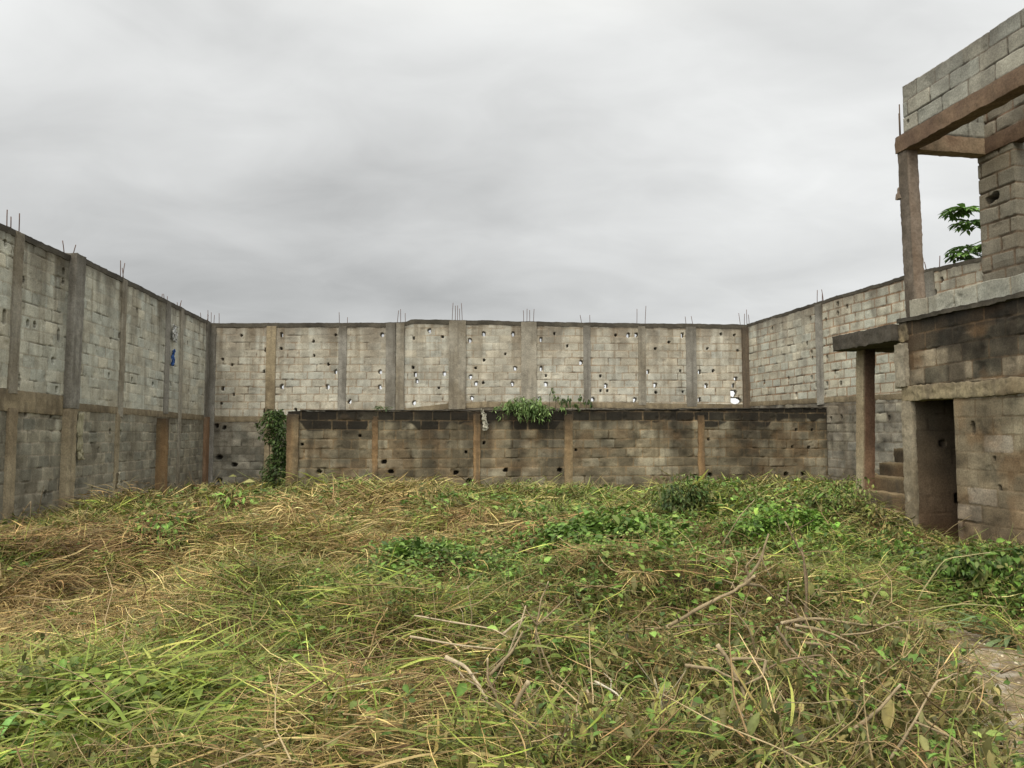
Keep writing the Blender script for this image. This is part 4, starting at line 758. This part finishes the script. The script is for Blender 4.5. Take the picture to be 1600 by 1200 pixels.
# ================================================================== single plants
def leafball(name, label, cat, loc, R_, n, L, ratio, cols, group=None, rows=3, stems=14, pit=(-.6, .4), mat=None, hollow=.5, lobes=7, seed=1, droop=.5):
    """a leafy plant: stems from the root, leaves spread in uneven lobes"""
    g = np.random.default_rng(seed); root = empty(name, (loc[0], loc[1], loc[2]), label, cat, group)
    lob = g.normal(0, 1, (lobes, 3)); lob /= np.linalg.norm(lob, axis=1)[:, None]; lob[:, 2] = np.abs(lob[:, 2])*.9+.1
    c = np.array(loc)+np.array([0, 0, R_[2]*.25])+lob*np.array(R_)*g.uniform(.35, .75, (lobes, 1)); rad = g.uniform(.2, .6, lobes)
    k = g.integers(0, lobes, n); d = g.normal(0, 1, (n, 3)); d /= np.linalg.norm(d, axis=1)[:, None]
    P = c[k]+d*(g.random((n, 1))**hollow)*rad[k][:, None]*np.array(R_); P[:, 2] = np.maximum(P[:, 2], T(P[:, 0], P[:, 1])+.03) if loc[2] < 1 else P[:, 2]
    az = np.arctan2(P[:, 1]-loc[1], P[:, 0]-loc[0])+g.normal(0, 1.1, n); LL = g.uniform(*L, n)*g.lognormal(0, .25, n)*g.uniform(.7, 1.15, lobes)[k]
    V, F, C = leaves(P, az, g.uniform(*pit, n), LL, LL*ratio*g.uniform(.8, 1.2, n), pal(n, cols), fold=g.uniform(.1, .5, n), droop=g.uniform(.2, 1, n)*droop*2, rows=rows, roll=g.normal(0, .4, n))
    mk('foliage', V, F, mat or M_VEG, root, C)
    ps = []
    for s in range(stems):
        e = P[g.integers(0, n)]; b = np.array(loc)+np.array([*g.normal(0, .02, 2), -.05]); m = (b+e)/2+np.array([*g.normal(0, .05, 2), .08])
        ps.append((*prism([b, m, e], [.009, .007, .003], 4), (.16, .15, .07)))
    mk('stems', *[merge(ps)[i] for i in (0, 1)], M_BARK, root, merge(ps)[2])
    return root
tz = lambda x, y: float(T(np.array([x]), np.array([y]))[0])
BRIGHT = [(.11, .23, .035), (.16, .29, .05), (.07, .15, .028), (.22, .33, .07)]
DARK = [(.045, .085, .025), (.06, .11, .03), (.03, .06, .02), (.09, .13, .045)]
leafball('leafy_bush', 'bright green bush of small broad leaves in front of the porch pillar', 'bush', (3.45, 9.9, tz(3.45, 9.9)), (.78, .6, .46), 2600, (.045, .09), .62, BRIGHT, rows=3, seed=3, lobes=12, hollow=.4)
leafball('leafy_bush', 'fresh green clump against the low wall beside its second rusty pillar', 'bush', (-3.2, 18.0, tz(-3.2, 18.0)), (.75, .5, .62), 1600, (.08, .15), .5, BRIGHT, rows=3, seed=4, lobes=9)
leafball('leafy_bush', 'dark dull bush in the middle distance, left of the bright green bush', 'bush', (2.75, 12.4, tz(2.75, 12.4)), (.6, .5, .75), 2400, (.05, .1), .4, DARK+WILT[:2], rows=3, pit=(-1.4, .1), seed=5, lobes=9)
leafball('leafy_bush', 'broad leaved green clump in the middle of the yard', 'bush', (1.3, 8.9, tz(1.3, 8.9)), (1.15, 1.0, .42), 4200, (.05, .10), .6, LEAFG, rows=4, seed=6, lobes=10)
leafball('leafy_bush', 'dark green tangle with drooping leaves beside the path below the doorway', 'bush', (4.6, 7.25, tz(4.6, 7.25)), (.95, .5, .34), 2200, (.05, .10), .5, LEAFG[:2]+DARK[:2]+WILT[:2], rows=4, pit=(-1.3, .2), seed=7, lobes=14)
leafball('leafy_bush', 'dull green weeds in front of the porch steps, hiding the lowest step', 'bush', (4.85, 11.3, tz(4.85, 11.3)), (.6, .8, .62), 2200, (.04, .09), .4, LEAFG+WILT, rows=3, pit=(-1.2, .3), seed=31, stems=20, lobes=9)
leafball('leafy_bush', 'green weeds growing at the foot of the block wall right of the doorway', 'bush', (5.75, 8.9, tz(5.75, 8.9)), (.35, .6, .45), 900, (.05, .10), .5, LEAFG+WILT[:2], rows=3, pit=(-1., .3), seed=8)
leafball('leafy_bush', 'broad pale green weed in the bottom left corner of the yard', 'bush', (-2.0, 3.95, tz(-2.0, 3.95)), (.5, .4, .26), 420, (.045, .085), .6, [(.17, .25, .05), (.22, .30, .065), (.12, .18, .035)], rows=4, seed=9, lobes=7)
leafball('leafy_bush', 'small green weed clump left of centre in front of the straw heap', 'bush', (-.85, 8.1, tz(-.85, 8.1)), (.75, .5, .38), 1500, (.05, .1), .4, LEAFG+DARK[:1], rows=3, seed=10, lobes=8, pit=(-.3, .9))
leafball('leafy_bush', 'dull weeds heaped at the foot of the right wall behind the porch', 'bush', (6.3, 17.2, tz(6.3, 17.2)), (1.5, .9, .40), 2200, (.07, .14), .4, DULLG+WILT, rows=2, seed=12, lobes=12, pit=(-1, .5))
leafball('leafy_bush', 'green weeds in the corner where the left wall meets the back wall', 'bush', (-6.9, 18.4, tz(-6.9, 18.4)), (1.0, 1.2, .35), 1500, (.08, .15), .3, DARK+DULLG, rows=2, seed=13, lobes=9, pit=(-.6, .8))

# shrub growing up behind the low wall's left end
def tall_shrub():
    root = empty('shrub', (-6.5, 20.9, 0), 'tall dark shrub growing up past the left end of the low wall', 'shrub')
    n = 4200; z = rng.uniform(.1, 2.25, n); a = rng.uniform(0, 6.283, n); w = .52*np.sin(np.clip(z/2.4, 0, 1)*np.pi)**.5*(.25+1.3*vn(z*3.2+np.cos(a), np.sin(a)*1.2+3, 91)); r = w*rng.random(n)**.45
    P = np.stack([-6.38+r*np.cos(a)*.95+.12*np.sin(z*2.2)+.04*z, 20.9+r*np.sin(a), z], -1); L = rng.uniform(.07, .15, n)
    V, F, C = leaves(P, a+rng.normal(0, .6, n), rng.uniform(-1.2, .5, n), L, L*.38, pal(n, [(.04, .075, .02), (.06, .11, .03), (.09, .14, .045), (.03, .055, .018)]), rows=2, roll=rng.normal(0, .5, n))
    mk('foliage', V, F, M_VEG, root, C)
    ps = [(*prism([(-6.5, 20.9, -.1), (-6.45+.1*k, 20.9+.06*k, .8), (-6.5+.12*k, 20.95, 1.9)], [.03, .02, .008], 5), (.14, .11, .07)) for k in (-1, 0, 1)]
    V, F, C = merge(ps); mk('trunk', V, F, M_BARK, root, C)
tall_shrub()
# drooping plant rooted on top of the low wall
def wall_plant():
    A, U, Nn = frame(*WW); cx = 6.05; c = np.array([A[0]+U[0]*cx-Nn[0]*.05, A[1]+U[1]*cx-Nn[1]*.05, 2.2])
    root = empty('creeper', tuple(c), 'green plant with narrow leaves drooping over the top of the low wall', 'plant')
    LS = []; ST = []
    for s in range(74):
        main = s < 52
        b = c+np.array([rng.normal(0, .22) if main else rng.uniform(-1.0, 1.05), rng.normal(0, .05), 0]); az = rng.uniform(math.pi, 2*math.pi); Ls = rng.uniform(.45, 1.0) if main else rng.uniform(.2, .45)
        up = rng.uniform(.8, 1.55); P = [b]; th = up; seg = 7
        for q in range(seg):
            P.append(P[-1]+np.array([math.cos(th)*math.cos(az)*.9, math.cos(th)*math.sin(az)*.5, math.sin(th)])*Ls/seg); th -= rng.uniform(.28, .62)
        P = np.array(P); ST.append((*prism(P, np.linspace(.006, .002, seg+1), 3), (.14, .16, .06)))
        t = rng.uniform(.1, 1, 26 if main else 12)*seg; i = np.minimum(t.astype(int), seg-1); LS.append(P[i]+(P[i+1]-P[i])*(t-i)[:, None]+rng.normal(0, .02, (len(t), 3)))
    P = np.concatenate(LS); n = len(P); L = rng.uniform(.09, .17, n)
    V, F, C = leaves(P, rng.uniform(0, 6.28, n), rng.uniform(-1.5, -.1, n), L, L*.26, pal(n, [(.11, .19, .06), (.15, .24, .09), (.07, .13, .04), (.19, .27, .12)]), rows=3, droop=.5, roll=rng.normal(0, .4, n))
    mk('foliage', V, F, M_VEG, root, C); V, F, C = merge(ST); mk('stems', V, F, M_BARK, root, C)
    r2 = empty('creeper', tuple(c+np.array([1.0, .12, .02])), 'sparse dark twiggy plant hanging on the low wall right of the green one', 'plant'); ps = []; LP = []
    for s in range(7):
        b = c+np.array([.55+.16*s+rng.normal(0, .05), .1, .0]); h = rng.uniform(.25, .62)*(1-.06*s); P = np.array([b, b+(.03, 0, h*.7), b+(.08, -.03, h), b+(.13, -.05, h*.8), b+(.15, -.05, h*.45)]); ps.append((*prism(P, [.006, .005, .004, .003, .002], 4), (.08, .07, .04)))
        t = rng.uniform(1.2, 4, 34); i = np.minimum(t.astype(int), 3); LP.append(P[i]+(P[i+1]-P[i])*(t-i)[:, None]+rng.normal(0, .025, (34, 3)))
    P = np.concatenate(LP); n = len(P); L = rng.uniform(.06, .11, n); V, F, C = leaves(P, rng.uniform(0, 6.28, n), rng.uniform(-1.6, -.9, n), L, L*.4, pal(n, DARK), rows=2)
    mk('foliage', V, F, M_VEG, r2, C); V, F, C = merge(ps); mk('stems', V, F, M_BARK, r2, C)
    # tiny one left
    leafball('creeper', 'tiny weed on top of the low wall near its second pillar', 'plant', (-3.3, 19.5, 2.2), (.25, .1, .12), 90, (.06, .12), .3, DARK, rows=2, seed=20, stems=5)
wall_plant()
# pawpaw tree beyond the right wall: lobed leaves on long stalks
def pawpaw():
    root = empty('pawpaw_tree', (11.2, 17.0, 0), 'pawpaw tree with lobed leaves showing above the right wall beside the upper verandah', 'tree')
    V, F = prism([(11.2, 17, -.1), (11.15, 17, 2.5), (11.2, 16.95, 5.0), (11.15, 17, 6.5)], [.13, .11, .09, .06], 9); mk('trunk', V, F, M_BARK, root, np.tile((.24, .21, .16), (len(V), 1)))
    Lp = []; St = []
    ends = [((10.13, 16.9, 6.62), 3.3), ((10.28, 17.0, 6.35), 3.8), ((10.13, 16.9, 5.60), 3.2), ((10.33, 16.8, 5.42), 3.6), ((10.3, 17.3, 6.7), 2.8), ((10.4, 16.4, 5.7), 3.8), ((10.5, 17.5, 5.9), 2.6), ((12.2, 16.5, 6.6), 0), ((12.4, 17.3, 6.1), .4), ((11.5, 15.9, 6.7), -1.4), ((11, 18, 6.6), 1.5)]
    for e, az0 in ends:
        e = np.array(e); b = np.array([11.17, 17, min(6.35, e[2]+.05)]); m = (b+e)/2+np.array([0, 0, .12]); St.append((*prism([b, m, e], [.018, .013, .009], 5), (.14, .2, .07)))
        for k in range(9):
            a = az0+(k-4)*.62; LL = .50*(1-.05*abs(k-4)**1.3); q = np.array([e]); c = pal(1, [(.06, .13, .03), (.09, .17, .045)])
            dr = rng.uniform(.3, .9)
            Lp.append(leaves(q, a, rng.uniform(-.15, .25), LL, LL*.34, c, rows=4, droop=dr, shape=(.25, .7, 1, .75, .03)))
            for sgn in (-1, 1):
                for fr in (.42, .66):
                    th = .05-dr*fr*.5; p = e+np.array([math.cos(a)*math.cos(th), math.sin(a)*math.cos(th), math.sin(th)])*LL*fr*.97
                    Lp.append(leaves(np.array([p]), a+sgn*.75, -.1-dr*fr*.6, LL*.42, LL*.19, c, rows=3, droop=.4))
    V, F, C = merge([(v, f, c) for v, f, c in Lp]); mk('crown', V, F, M_VEG, root, C); V, F, C = merge(St); mk('stalks', V, F, M_VEG, root, C)
pawpaw()
# strap-leaved plant by the path
def strap_plant(loc, n, L, Wd, label, cols, seed, pit=(.15, 1.1), azr=(2.2, 4.6)):
    g = np.random.default_rng(seed); root = empty('strap_leaved_plant', loc, label, 'plant'); B = np.array(loc)+np.stack([g.normal(0, .04, n), g.normal(0, .04, n), g.uniform(0, .05, n)], -1)
    V, F, C = leaves(B, g.uniform(*azr, n), g.uniform(*pit, n), g.uniform(*L, n), g.uniform(*Wd, n), pal(n, cols), fold=.3, droop=1.3, rows=4, shape=(.6, .9, 1, .8, .05))
    mk('foliage', V, F, M_VEG, root, C)
strap_plant((3.85, 5.95, tz(3.85, 5.95)+.05), 16, (.4, .75), (.03, .055), 'clump of long blue-green strap leaves at the right edge of the path', [(.13, .2, .10), (.17, .24, .13), (.10, .17, .07)], 3, azr=(1.6, 4.4), pit=(.1, .9))
strap_plant((-2.35, 3.45, tz(-2.35, 3.45)), 9, (.45, .7), (.03, .045), 'tall bright green grass clump at the lower left edge', [(.11, .26, .07), (.15, .30, .09)], 4, pit=(.7, 1.4), azr=(0, 6.28))
strap_plant((-1.75, 4.75, tz(-1.75, 4.75)+.05), 9, (.3, .5), (.03, .05), 'short tuft of broad bright green blades behind the lower left weeds', [(.12, .27, .05), (.16, .3, .07)], 5, pit=(.2, .9), azr=(-.5, 1.2))

# ================================================================== cut branches and sticks
STK = (.38, .27, .12); BARK1 = (.27, .21, .125); BARK2 = (.19, .14, .085); PALE = (.42, .34, .22); DKB = (.12, .09, .055)
def branch(label, main, r, col, twig=(), tips=True, name='cut_branch', group='cut branches lying in the cleared growth'):
    """main: points (x,y,height above ground level 0); twig: list of (points, radius)"""
    def smooth(P):
        P = np.array(P, float); n = len(P); t = np.linspace(0, n-1, (n-1)*5+1); i = np.minimum(t.astype(int), n-2); f = (t-i)[:, None]
        Q = P[i]*(1-f)+P[i+1]*f; Q[1:-1] = (Q[:-2]+4*Q[1:-1]+Q[2:])/6; L = np.linalg.norm(P[-1]-P[0])
        Q[1:-1] += (np.stack([vn(np.arange(len(Q)-2)*.7, np.full(len(Q)-2, j*9.+P[0, 0]*7), 8) for j in range(3)], -1)-.5)*.014*min(1, L)
        Q[:, 2] += .07; Q[3:-3, 2] = np.maximum(Q[3:-3, 2], T(Q[3:-3, 0], Q[3:-3, 1])+.10)
        return Q
    r = r*.82; g = smooth(main); n = len(g); rad = np.linspace(r*.9, r*.5, n)*(1+.45*(vn(np.arange(n)*1.1, np.full(n, main[0][0]*5), 3)-.4))*(1+.35*(hh(np.arange(n)//1, 7, int(abs(main[0][1]*97))) > .86))
    V, F = prism(g, rad, 8); C = np.array(col)*(.75+.5*vn(np.arange(n)*.6, np.full(n, 3.), 5))[:, None]; C = np.repeat(C, 8, 0)
    if tips: C[:8] = PALE; C[-8:] = PALE
    ps = [(V, F, C)]
    for tp, tr in twig:
        q = smooth(tp); V, F = prism(q, np.linspace(tr, tr*.5, len(q)), 6); ps.append((V, F, np.tile(np.array(col)*.95, (len(V), 1))))
    gg = np.random.default_rng(int(abs(main[0][0]*991+main[-1][1]*313)))
    for q_ in range(gg.integers(2, 5)):      # side twigs
        i0 = gg.integers(2, n-2); a_ = gg.uniform(0, 6.28); e_ = gg.uniform(.1, 1.0); l_ = gg.uniform(.06, .22); d_ = np.array([math.cos(a_)*math.cos(e_), math.sin(a_)*math.cos(e_), math.sin(e_)])
        q = np.array([g[i0], g[i0]+d_*l_*.5+gg.normal(0, .012, 3), g[i0]+d_*l_]); V, F = prism(q, [r*.4, r*.3, r*.15], 5); ps.append((V, F, np.tile(np.array(col)*.85, (len(V), 1))))
    V = np.concatenate([p[0] for p in ps]); o = 0; F4 = []; F8 = []; F6 = []; by = {}
    for v, f, c in ps:
        for x in f: by.setdefault(x.shape[1], []).append(x+o)
        o += len(v)
    C = np.concatenate([p[2] for p in ps])
    return tag(mk(name, V, [np.concatenate(x) for x in by.values()], M_BARK, None, C, loc=main[0]), label, 'branch', group)
branch('thick pale branch rising from the brown twig heap, forked at its top', [(1.02, 5.2, .22), (1.23, 5.12, .37), (1.45, 5.05, .50), (1.56, 5.0, .60)], .020, BARK1, [([(1.50, 5.03, .55), (1.60, 5.03, .68), (1.67, 5.05, .86)], .011), ([(1.50, 5.03, .54), (1.66, 5.2, .50), (1.78, 5.3, .40)], .012), ([(1.53, 5.02, .57), (1.50, 5.0, .66), (1.57, 5.0, .73), (1.60, 5.0, .78)], .007), ([(1.62, 4.98, .80), (1.60, 4.98, .70), (1.66, 4.97, .58)], .006)])
branch('long bare stem standing up beside the twig heap with a bend near its top', [(2.03, 5.4, .15), (2.04, 5.4, .45), (2.02, 5.4, .66), (1.98, 5.4, .74), (1.90, 5.4, .90)], .012, BARK2, [([(2.02, 5.42, .2), (2.06, 5.42, .5), (2.02, 5.42, .72)], .006), ([(1.97, 5.3, .2), (1.90, 5.3, .36), (1.80, 5.3, .42)], .009), ([(1.88, 5.35, .33), (1.90, 5.35, .5)], .008)])
branch('pale branch lying level below the twig heap on the right', [(1.72, 5.0, .30), (1.94, 5.02, .33), (2.16, 4.98, .30), (2.5, 5.0, .27)], .014, BARK1, [([(1.74, 4.98, .28), (1.88, 4.96, .24)], .011)])
branch('curved pale branch sweeping down to the right among wilted leaves', [(1.70, 4.7, .36), (1.86, 4.65, .34), (2.0, 4.55, .28), (2.07, 4.5, .15)], .011, BARK1, [([(1.72, 4.66, .27), (1.85, 4.6, .27), (1.93, 4.55, .27)], .010), ([(1.68, 4.55, .20), (1.9, 4.5, .17)], .012), ([(1.93, 4.6, .33), (2.1, 4.6, .34), (2.3, 4.7, .38), (2.5, 4.8, .37)], .006)])
branch('stout forked branch with peeled ends in the lower middle of the yard', [(1.06, 4.05, .42), (1.12, 4.0, .33), (1.16, 3.95, .22), (1.2, 3.95, .08)], .017, BARK1, [([(.88, 4.0, .33), (1.02, 3.98, .32), (1.15, 3.95, .26)], .010), ([(1.12, 4.0, .36), (1.24, 4.02, .36), (1.30, 4.02, .35)], .009), ([(1.30, 4.02, .35), (1.27, 3.98, .28), (1.17, 3.95, .25)], .009), ([(1.13, 3.98, .3), (1.2, 3.9, .18), (1.24, 3.85, .08)], .007)])
branch('peeled pale stick slanting down beside the forked stick', [(-.36, 4.25, .30), (-.24, 4.2, .26), (-.13, 4.12, .12)], .016, (.44, .36, .24))
branch('forked stick rising to the right beside the peeled pale stick', [(-.08, 4.2, .10), (-.13, 4.2, .20), (-.13, 4.2, .31)], .012, BARK1, [([(-.12, 4.2, .22), (0, 4.25, .33), (.06, 4.28, .43)], .010)])
branch('slender forked stem leaning upright in the middle foreground', [(.18, 4.7, .10), (.14, 4.7, .30), (.17, 4.7, .50), (.22, 4.7, .62)], .009, BARK1, [([(.15, 4.7, .36), (.24, 4.7, .44), (.33, 4.7, .53)], .006), ([(.15, 4.68, .36), (.06, 4.65, .50)], .006), ([(.24, 4.6, .08), (.18, 4.65, .22), (.14, 4.68, .35)], .008)])
branch('pair of thin pale stems leaning left in the middle foreground', [(-.02, 4.5, .25), (.05, 4.5, .42), (.08, 4.5, .52)], .008, PALE, [([(-.05, 4.5, .36), (.02, 4.5, .42), (.08, 4.5, .46)], .008)])
branch('bent pale stick curving down at the bottom centre', [(.08, 3.75, .33), (.03, 3.75, .25), (.01, 3.75, .18), (.05, 3.7, .05)], .014, BARK1)
branch('cut stump of a sapling with a fresh orange top', [(.42, 3.7, -.02), (.40, 3.75, .12), (.36, 3.78, .28)], .017, (.17, .13, .06), name='sapling_stump', group=None)
branch('grey stick poking up at the bottom right of centre', [(.98, 3.45, .0), (1.04, 3.5, .12), (1.07, 3.52, .26)], .013, (.38, .34, .25), [([(1.04, 3.5, .12), (1.12, 3.45, .02)], .006)])
branch('short stick rising out of drooping leaves at the lower right', [(1.60, 3.7, .12), (1.73, 3.7, .22), (1.83, 3.7, .33)], .012, BARK1)
branch('long thin stick leaning right above the drooping leaves at the lower right', [(1.62, 3.4, .10), (1.76, 3.45, .25), (1.95, 3.6, .38), (2.1, 3.7, .38)], .008, BARK1, [([(1.76, 3.45, .25), (1.9, 3.4, .20), (1.98, 3.35, .08)], .006)])
branch('long straight dead stem lying down the slope right of the forked branch', [(1.66, 4.9, .30), (1.58, 4.5, .30), (1.62, 4.2, .22), (1.60, 3.9, .10)], .009, BARK2, [([(1.60, 4.2, .26), (1.73, 4.1, .18)], .005), ([(1.60, 4.2, .24), (1.7, 4.0, .12)], .005), ([(1.6, 4.25, .28), (1.8, 4.15, .22)], .005)])
branch('straight grey stick at the bottom edge below the bent stick', [(-.05, 3.45, .12), (.12, 3.5, .15), (.26, 3.55, .18)], .010, (.33, .28, .19))
branch('long thin stick lying level across the middle of the yard', [(-.62, 4.95, .36), (-.35, 4.9, .33), (-.12, 4.85, .30), (.0, 4.8, .25)], .007, PALE, [([(-.6, 4.6, .32), (-.3, 4.6, .27), (-.05, 4.6, .24)], .008)])
branch('thin twig rising against the left wall near the picture edge', [(-7.4, 11.5, .1), (-7.3, 11.5, .3), (-7.15, 11.5, .52)], .012, BARK1, [([(-7.15, 11.5, .52), (-7.14, 11.5, .25)], .008)])
branch('thin bent twig rising in front of the thick left wall pillar', [(-6.7, 11.6, .1), (-6.45, 11.6, .22), (-6.35, 11.6, .42)], .011, BARK1)
branch('arched yellowish stem standing at the near end of the path', [(3.15, 6.2, .05), (3.3, 6.2, .32), (3.42, 6.15, .52), (3.75, 6.1, .58)], .007, (.3, .27, .13), [([(3.1, 6.1, .12), (3.5, 6.05, .2), (3.8, 6.0, .18)], .007)])
branch('dark short stick standing at the bottom centre left of the stump', [(.22, 3.6, .0), (.20, 3.62, .12), (.19, 3.64, .2)], .010, DKB, tips=False)
branch('upright grey stake right of the orange stump', [(.76, 3.95, .02), (.75, 3.95, .15), (.72, 3.97, .27)], .010, (.34, .30, .2))
branch('split white splinter of wood lying right of the orange stump', [(.43, 4.1, .22), (.53, 4.05, .18), (.60, 4.0, .12)], .008, (.6, .54, .42))
branch('crooked brown stem arching low across the lower right leaves', [(1.25, 4.3, .12), (1.45, 4.25, .28), (1.7, 4.3, .30), (1.9, 4.35, .12)], .008, BARK2)
branch('thin pale stem leaning left above the lower right leaves', [(1.5, 4.75, .1), (1.42, 4.7, .35), (1.28, 4.7, .52)], .007, BARK1)
branch('long low brown stick lying under the brown twig heap', [(.6, 5.35, .15), (.9, 5.25, .2), (1.3, 5.3, .22), (1.55, 5.4, .2)], .009, BARK2)
branch('thin grey stem standing in the green grass left of the slender forked stem', [(-.3, 5.3, .05), (-.27, 5.3, .3), (-.30, 5.3, .48)], .006, BARK1)
branch('pale bent stalk lying over the weeds at the left of the path', [(2.35, 5.3, .2), (2.55, 5.5, .35), (2.8, 5.9, .36), (3.0, 6.1, .2)], .006, BARK1)
branch('dry bare stem poking out of the brown hollow in the lower centre', [(-.9, 4.9, .1), (-.85, 4.9, .3), (-.78, 4.9, .42)], .006, STK)
branch('thin upright stem in the middle distance among the green leaves', [(2.55, 9.4, .2), (2.75, 9.4, .5), (2.95, 9.4, .72)], .011, BARK1)

# ================================================================== rags
def rag(name, label, cat, pts_, w, col, seed, crumple=.05, spread=(1, 0)):
    P = np.array(pts_, float); nl = 26; nw_ = 12; t = np.linspace(0, len(P)-1, nl); i = np.minimum(t.astype(int), len(P)-2); c = P[i]+(P[i+1]-P[i])*(t-i)[:, None]
    s = np.linspace(-1, 1, nw_); wd = w*(.55+.9*vn(np.linspace(0, 4, nl), np.full(nl, seed*3.), seed)); X = c[:, None]+np.zeros((1, nw_, 1))
    X[..., 0] += s*wd[:, None]*spread[0]; X[..., 1] += s*wd[:, None]*spread[1]
    a, b = np.meshgrid(np.arange(nl), np.arange(nw_), indexing='ij')
    for j in range(3): X[..., j] += (fb(a*.35, b*.55, seed+j*5, 3)-.5)*crumple*2
    n = np.array([-spread[1], spread[0], 0])*.012
    V = np.concatenate([X.reshape(-1, 3)+n, X.reshape(-1, 3)-n]); q = np.arange(nl*nw_).reshape(nl, nw_); f = np.stack([q[:-1, :-1], q[1:, :-1], q[1:, 1:], q[:-1, 1:]], -1).reshape(-1, 4)
    e = np.concatenate([q[0, :], q[1:, -1], q[-1, -2::-1], q[-2:0:-1, 0]]); e2 = np.roll(e, -1); k = nl*nw_
    F = np.concatenate([f, f[:, ::-1]+k, np.stack([e, e2, e2+k, e+k], -1)])
    C = np.array(col)*(.8+.4*fb(a*.4, b*.6, seed+40)[..., None]); C = np.tile(C.reshape(-1, 3), (2, 1))
    return tag(mk(name, V, F, M_RAG, None, C, smooth=True, loc=P[0]), label, cat)
AL, UL, NL_ = frame(*WL); lpnt = lambda u, z, n=.08: (AL[0]+UL[0]*u+NL_[0]*n, AL[1]+UL[1]*u+NL_[1]*n, z)
rag('rag', 'blue rag hanging high on the left wall', 'rag', [lpnt(16.24, 3.92), lpnt(16.2, 3.7), lpnt(16.25, 3.5)], .075, (.05, .11, .30), 5, .06, (UL[0], UL[1]))
rag('plastic_bag', 'crumpled whitish plastic bag on the left wall above the blue rag', 'bag', [lpnt(16.28, 4.62), lpnt(16.26, 4.4), lpnt(16.34, 4.18)], .11, (.5, .5, .47), 6, .06, (UL[0], UL[1]))
rag('rag', 'pale yellowish cloth hanging beside the thick left wall pillar', 'rag', [lpnt(10.86, 2.02, .12), lpnt(10.88, 1.6, .10), lpnt(10.93, 1.3, .10), lpnt(10.98, 1.08, .1)], .09, (.36, .33, .22), 7, .045, (UL[0], UL[1]))
rag('rag', 'small whitish scrap of cloth low on the left wall', 'rag', [lpnt(12.92, .72), lpnt(12.95, .5), lpnt(12.92, .35)], .05, (.42, .38, .28), 8, .03, (UL[0], UL[1]))
AW, UW, NW_ = frame(*WW); wp = lambda u, z, n=.1: (AW[0]+UW[0]*u+NW_[0]*n, AW[1]+UW[1]*u+NW_[1]*n, z)
rag('rag', 'dirty white cloth draped over the low wall beside its third rusty pillar', 'rag', [wp(4.88, 2.22), wp(4.92, 2.05), wp(4.97, 1.85), wp(4.94, 1.70)], .05, (.44, .42, .34), 9, .06, (UW[0], UW[1]))
rag('rag', 'pale scrap of paper litter lying by the porch steps', 'litter', [(5.2, 11.2, .36), (5.35, 11.25, .40), (5.5, 11.2, .34)], .05, (.4, .42, .42), 10, .04, (0, 1))
print('verts', sum(len(o.data.vertices) for o in COL.objects if o.type == 'MESH'))
